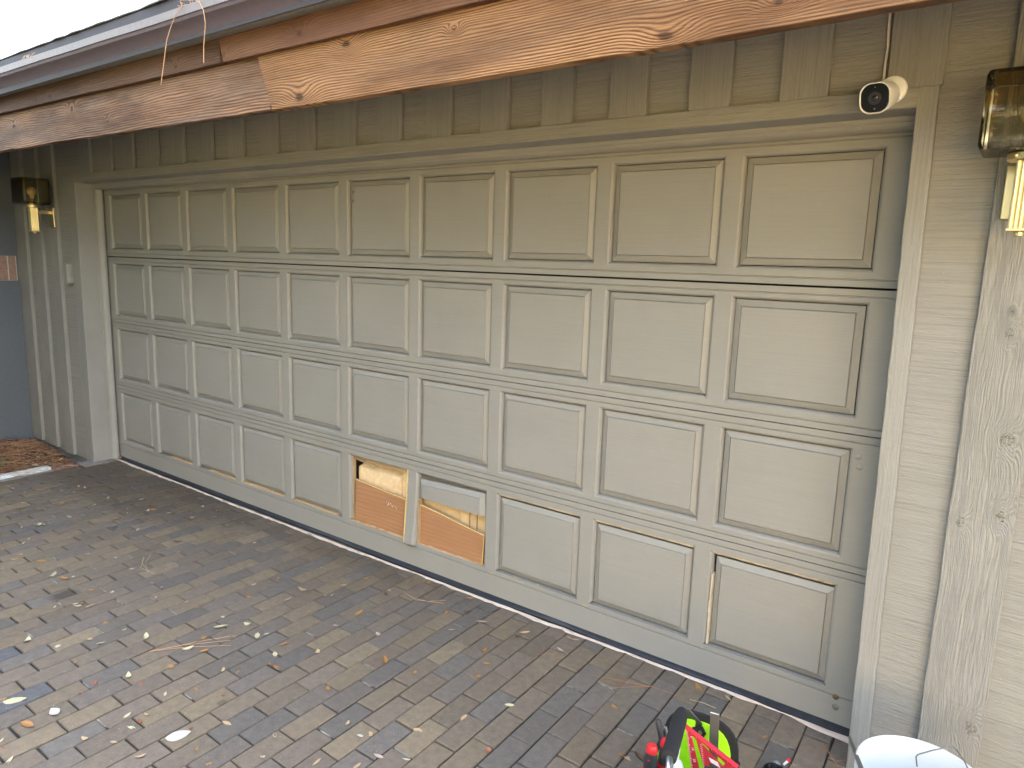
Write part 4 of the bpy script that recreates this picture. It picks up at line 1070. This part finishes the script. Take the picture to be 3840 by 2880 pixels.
build('square_plate', ring([S(0,0),S(1,0),S(0,1)], [h1,h2,h3], -.78, .003), M['red'], sq)
q = MB(); q.plate([S(-.01,-.012)+Vector((0,-.008,0)),S(1.01,-.012)+Vector((0,-.008,0)),S(1.01,.014)+Vector((0,-.008,0)),S(-.01,.014)+Vector((0,-.008,0))], (0,.018,0)); build('fence', q, M['red'], sq, bevel=.001)
q = MB()
for i in range(40):
    v = .06+.92*i/40; L = .05 if i % 5 else .09
    q.plate([S(.004,v),S(L*.5+.004,v+.001),S(L*.5+.004,v+.006),S(.004,v+.005)], (0,-.0004,0))
for i in range(34):
    u = .10+.86*i/34; L = .020 if i % 4 else .04
    q.plate([S(u,.022),S(u+.005,.022),S(u+.005,.022+L),S(u,.022+L)], (0,-.0004,0))
for i in range(14):
    v = .12+.5*i/14
    q.plate([S(.27-.0*v,v),S(.31,v-.004),S(.31,v),S(.27,v+.005)], (0,-.0004,0))
q.plate([S(.42,.24),S(.60,.20),S(.64,.27),S(.45,.30)], (0,-.0004,0))
build('scale_marks', q, M['ink'], sq)
def text(body, loc, size, m, parent, roll=0):
    cu = bpy.data.curves.new('scale_number', 'FONT'); cu.body = body; cu.size = size; cu.extrude = .0002; cu.align_x = 'CENTER'; cu.align_y = 'CENTER'
    o = bpy.data.objects.new('scale_number', cu); C.objects.link(o)
    dg = bpy.context.evaluated_depsgraph_get(); me = bpy.data.meshes.new_from_object(o.evaluated_get(dg)); bpy.data.objects.remove(o)
    o = bpy.data.objects.new('scale_number', me); C.objects.link(o); me.materials.clear(); me.materials.append(m)
    o.parent = parent; o.location = Vector(loc)-world_loc(parent); o.rotation_euler = (R(90),0,0)
    o.rotation_euler = (Matrix.Rotation(roll,3,'Y') @ Matrix.Rotation(R(90),3,'X')).to_euler(); return o
for s_,v in (('5',.115),('15',.32),('25',.52),('35',.71)):
    text(s_, S(.095,v)+Vector((0,-.0006,0)), .011, M['ink'], sq, R(72))
# other tools
tl = thing('hand_tool', 'tool with slim black round handle sticking out of the bag left of the grip', 'hand tool', (5.247,-.80,.05))
q = MB(); d = (Vector((5.219,-.80,.307))-Vector((5.252,-.80,.20))); p0 = Vector((5.252,-.80,.20))
q.tube([p0+d*t for t in (0,.2,.5,.8,.93,.985,1.0)], [.0085,.0092,.0095,.0093,.0090,.0070,.0030], 14); build('handle', q, M['toolgrey'], tl, smooth=50)
q = MB(); q.tube([p0, p0-d*1.2], .005, 10); build('shank', q, M['steel'], tl, smooth=50)
tl = thing('screwdriver', 'chrome shafted screwdriver between the black handle and the foam grip', 'screwdriver', (5.25,-.78,.05))
q = MB(); q.tube([(5.242,-.785,.280),(5.252,-.785,.235),(5.262,-.785,.19)], .0058, 6); build('shaft', q, M['alu'], tl)
q = MB(); q.tube([(5.262,-.785,.189),(5.275,-.785,.11)], .012, 10); build('handle', q, M['toolgrey'], tl, smooth=40)
def knife(off, label):
    tl = thing('utility_knife', label, 'knife', (5.235+off.x,-.885+off.y,.05))
    up_ = Vector((.018,0,.25)); p0 = Vector((5.236,-.885,.05))+off
    q = MB(); P5 = [0,.35,.62,.74,.82]
    def ovl(t, a, b, dx=0): 
        c = p0+up_*t+Vector((-.010*t+dx,0,0)); return [c+Vector((a*math.cos(k*math.pi/7),b*math.sin(k*math.pi/7),0)) for k in range(14)]
    loft(q, [ovl(0,.020,.016), ovl(.40,.0235,.018), ovl(.62,.0215,.018), ovl(.80,.0190,.016)]); build('grip', q, M['toolgrey'], tl, smooth=50)
    q = MB(); loft(q, [ovl(.801,.0195,.0165), ovl(.87,.0185,.0155), ovl(.90,.013,.012)]); build('end_cap', q, M['redplastic'], tl, smooth=50)
    q = MB(); loft(q, [ovl(.50,.0240,.0190), ovl(.535,.0242,.0192), ovl(.57,.0232,.0188)]); build('band', q, M['redplastic'], tl, smooth=50)
    q = MB(); q.lathe([(.0035,0),(.0035,.001),(0,.0012)], p0+up_*.72+Vector((-.007,-.0178,0)), 6, M=Matrix.Rotation(R(90),3,'X')); build('button', q, M['redplastic'], tl)
knife(Vector((0,0,0)), 'black and red utility knife nearest the left edge of the tool bag')
knife(Vector((.030,.040,.010)), 'second black and red knife tucked behind the leftmost knife in the bag')
# white sealant tube with printed lines
tb = thing('sealant_tube', 'white plastic sealant tube with small printed text under the foam grip', 'tube', (5.30,-.86,.05))
q = MB(); d = Vector((.030,0,.215)); p0 = Vector((5.290,-.865,.05)); 
q.tube([p0, p0+d*.78, p0+d*.86, p0+d*.92], [.027,.027,.022,.009], 22); build('tube_body', q, M['whiteplastic'], tb, smooth=50)
q = MB(); q.tube([p0+d*.93, p0+d*1.12], .006, 10, r2=.003); build('nozzle', q, M['whiteplastic'], tb, smooth=50)
q = MB()
for i in range(9):
    z = .35+.045*i; c = p0+d*z+Vector((-.020,-.0185,0))
    q.box(c.x-.006-.003*(i%3),c.x+.006,c.y-.002,c.y+.001,c.z,c.z+.0018)
build('printed_text', q, M['inkdark'], tb)
# glove tip
gl = thing('work_glove', 'dark navy work glove crumpled in the front of the tool bag', 'glove', (5.455,-.86,.12))
q = MB(); hb = Vector((5.452,-.862,.16))
loft(q, [[hb+Vector((a*w_,b*d_,z)) for a,b in [(math.cos(k*math.pi/8),math.sin(k*math.pi/8)) for k in range(16)]] for w_,d_,z in ((.030,.016,0),(.034,.020,.04),(.030,.018,.075),(.024,.014,.09))])
build('palm', q, M['glove'], gl, smooth=60)
for i,(dx,L,ty) in enumerate(((-.022,.030,-.3),(-.008,.048,-.1),(.006,.052,.06),(.019,.040,.2))):
    q = MB(); b = hb+Vector((dx,0,.084)); q.tube([b, b+Vector((ty*.02,-.004,L*.5)), b+Vector((ty*.05,-.012,L*.85)), b+Vector((ty*.06,-.016,L))], [.0085,.0085,.0075,.004], 10); build('finger', q, M['glove'], gl, smooth=60)
q = MB(); b = hb+Vector((-.030,-.004,.045)); q.tube([b, b+Vector((-.014,-.006,.016)), b+Vector((-.020,-.010,.034))], [.0095,.009,.005], 10); build('thumb', q, M['glove'], gl, smooth=60)

# clamp with black coil, hex nut and red tip at the lower edge
cp = thing('hose_clamp', 'black coiled hose with grey hex nut and red cap on the bricks beside the bag', 'hose fitting', (5.515,-.41,0))
q = MB(); pts = []
for i in range(90):
    t = i/89*math.pi*2*3; pts.append((5.508+.036*math.cos(t), -.415+.036*math.sin(t), .007+.018*i/89))
q.tube(pts, .0048, 8); build('coil', q, M['camface'], cp, smooth=60)
q = MB(); q.lathe([(.013,0),(.0135,.002),(.0135,.008),(.012,.010),(.0065,.010),(.0055,.006)], (5.500,-.366,.012), 6); build('hex_nut', q, M['alu'], cp)
q = MB(); q.tube([(5.524,-.368,.026),(5.531,-.349,.030)], .0042, 10); build('valve_stem', q, M['whiteplastic'], cp, smooth=40)
q = MB(); q.tube([(5.5305,-.350,.030),(5.5345,-.338,.033)], .0068, 8); build('valve_cap', q, M['redplastic'], cp, bevel=.001)

# ================================================================ BUCKET
bk = thing('bucket', 'white plastic bucket standing at the right beside the door casing', 'bucket', (5.944,-.655,0))
q = MB(); c = (5.944,-.655,0); H = .378; r1 = .1635
q.lathe([(.0,.002),(.138,.002),(.140,.006),(.158,.33),(.1585,.335),(r1+.003,.337),(r1+.003,.345),(.1595,.347),(.1600,.362),(r1+.002,.364),(r1+.003,.372),(r1,.378),(r1-.004,.378),(r1-.0055,.370),(.1555,.33),(.136,.008),(0,.007)], c, 72)
build('bucket_body', q, M['whiteplastic'], bk, smooth=40)
q = MB(); q.tube([(5.786,-.70,.35),(5.80,-.72,.40),(5.9321,-.6725,.405),(5.9244,-.6286,.405),(5.9278,-.614,.405),(5.9586,-.566,.404),(6.0043,-.5044,.402),(6.0151,-.5127,.400),(6.038,-.5544,.398),(6.06,-.60,.385),(6.098,-.66,.352)][2:], .0019, 8)
build('bail_wire', q, M['darksteel'], bk, smooth=60)
q = MB(); q.tube([(5.88,-.70,.02),(5.92,-.72,.16),(5.97,-.70,.20),(6.02,-.66,.18),(6.06,-.60,.06)], .006, 8)
tag(build('cord', q, M['camgray'], smooth=60), 'dark grey cord coiled inside the white bucket', 'cord')
q = MB(); q.plate([(5.6950,-.222,.130),(5.7030,-.222,.132),(5.8490,-1.036,.560),(5.8400,-1.040,.558)], (.0015,.0012,.003)) 
tag(build('flat_bar', q, M['darksteel']), 'long thin dark steel bar resting on the rim of the white bucket against the casing', 'steel bar')

# ================================================================ UNSEEN TREES added to block low sky and darken the left (also mirrored in the lamp glass)
def added_tree(x, y, h, seed, label):
    rr = random.Random(seed)
    t = thing('added_tree', label, 'added_tree', (x,y,-.19), 'unseen trees added for shade')
    q = MB(); pts = [Vector((x,y,-.19))]
    for i in range(1,6): pts.append(Vector((x+rr.uniform(-.15,.15)*i*.5, y+rr.uniform(-.15,.15)*i*.5, h*.75*i/5)))
    q.tube(pts, .17, 9, True, 0, .05)
    for i in range(9):
        a = rr.uniform(0,6.28); b0 = pts[2+i%3]; L = rr.uniform(.8,1.6)
        q.tube([b0, b0+Vector((math.cos(a)*L*.5,math.sin(a)*L*.5,L*.4)), b0+Vector((math.cos(a)*L,math.sin(a)*L,L*.9))], .06, 6, True, 0, .02)
    build('trunk', q, M['soil'], t, smooth=50)
    q = MB(); cl = [(Vector((x+rr.gauss(0,h*.17), y+rr.gauss(0,h*.14), h*(.12+.85*rr.random()))), rr.uniform(.5,1.0)*h*.14) for _ in range(34)]
    for i in range(2600):
        c, r_ = rr.choice(cl); d = Vector((rr.gauss(0,1),rr.gauss(0,1),rr.gauss(0,1))).normalized()*r_*rr.uniform(.5,1)
        p = c+d; s_ = rr.uniform(.10,.22); n_ = (d.normalized()+Vector((rr.gauss(0,.5),rr.gauss(0,.5),rr.gauss(0,.5)))).normalized()
        u = n_.orthogonal().normalized(); v = n_.cross(u)
        q.add([p-u*s_,p-v*s_*.6,p+u*s_,p+v*s_*.6],[(0,1,2,3)], rr.choice([0,0,1]))
    build('crown', q, [LEAFA, LEAFB], t, recalc=False)
LEAFA = simple('tree_leaf', (.03,.05,.02), .6, 0, 0, 0, .2); LEAFB = simple('tree_leaf_light', (.055,.075,.025), .6, 0, 0, 0, .2)
for i,(x,y,h) in enumerate(((-5,-9.5,6.2),(-1.5,-10.5,6.8),(2.0,-9.8,6.0),(5.2,-9.4,6.3),(8.5,-11.8,7.6),(12,-12,7.8),(15.5,-11.6,7.6),(16,-5,6.5),(-.5,-6.3,5.6),(.6,-4.9,7.0),(2.4,-6.6,7.2))):
    added_tree(x, y, h, 100+i, 'leafy green tree put in behind the photographer to shade the scene')

OCHRE = simple('ochre_bounce_wall', (.40,.285,.10), .9, 0, .3, 60, .06)  # wall colour of the added house, warms the light it reflects
nh = thing('warm_bounce_house', 'ochre house added behind the photographer to bounce warm light', 'house', (8.5,-9,-.19))  # unseen, added to reflect warm sunlight onto the garage front
q = MB(); q.box(6.8,17,-10,-7.2,-.19,2.7); build('wall', q, OCHRE, nh)
q = MB(); q.prism([(-7.0,2.70),(-8.6,3.5),(-10.2,2.70)], 6.5, 17.3, 'x'); build('roof', q, M['shingle'], nh)
for a in (9.0,13.0):
    q = MB(); q.box(a,a+1.0,-7.199,-7.12,1.0,2.2); build('window', q, M['camface'], nh)
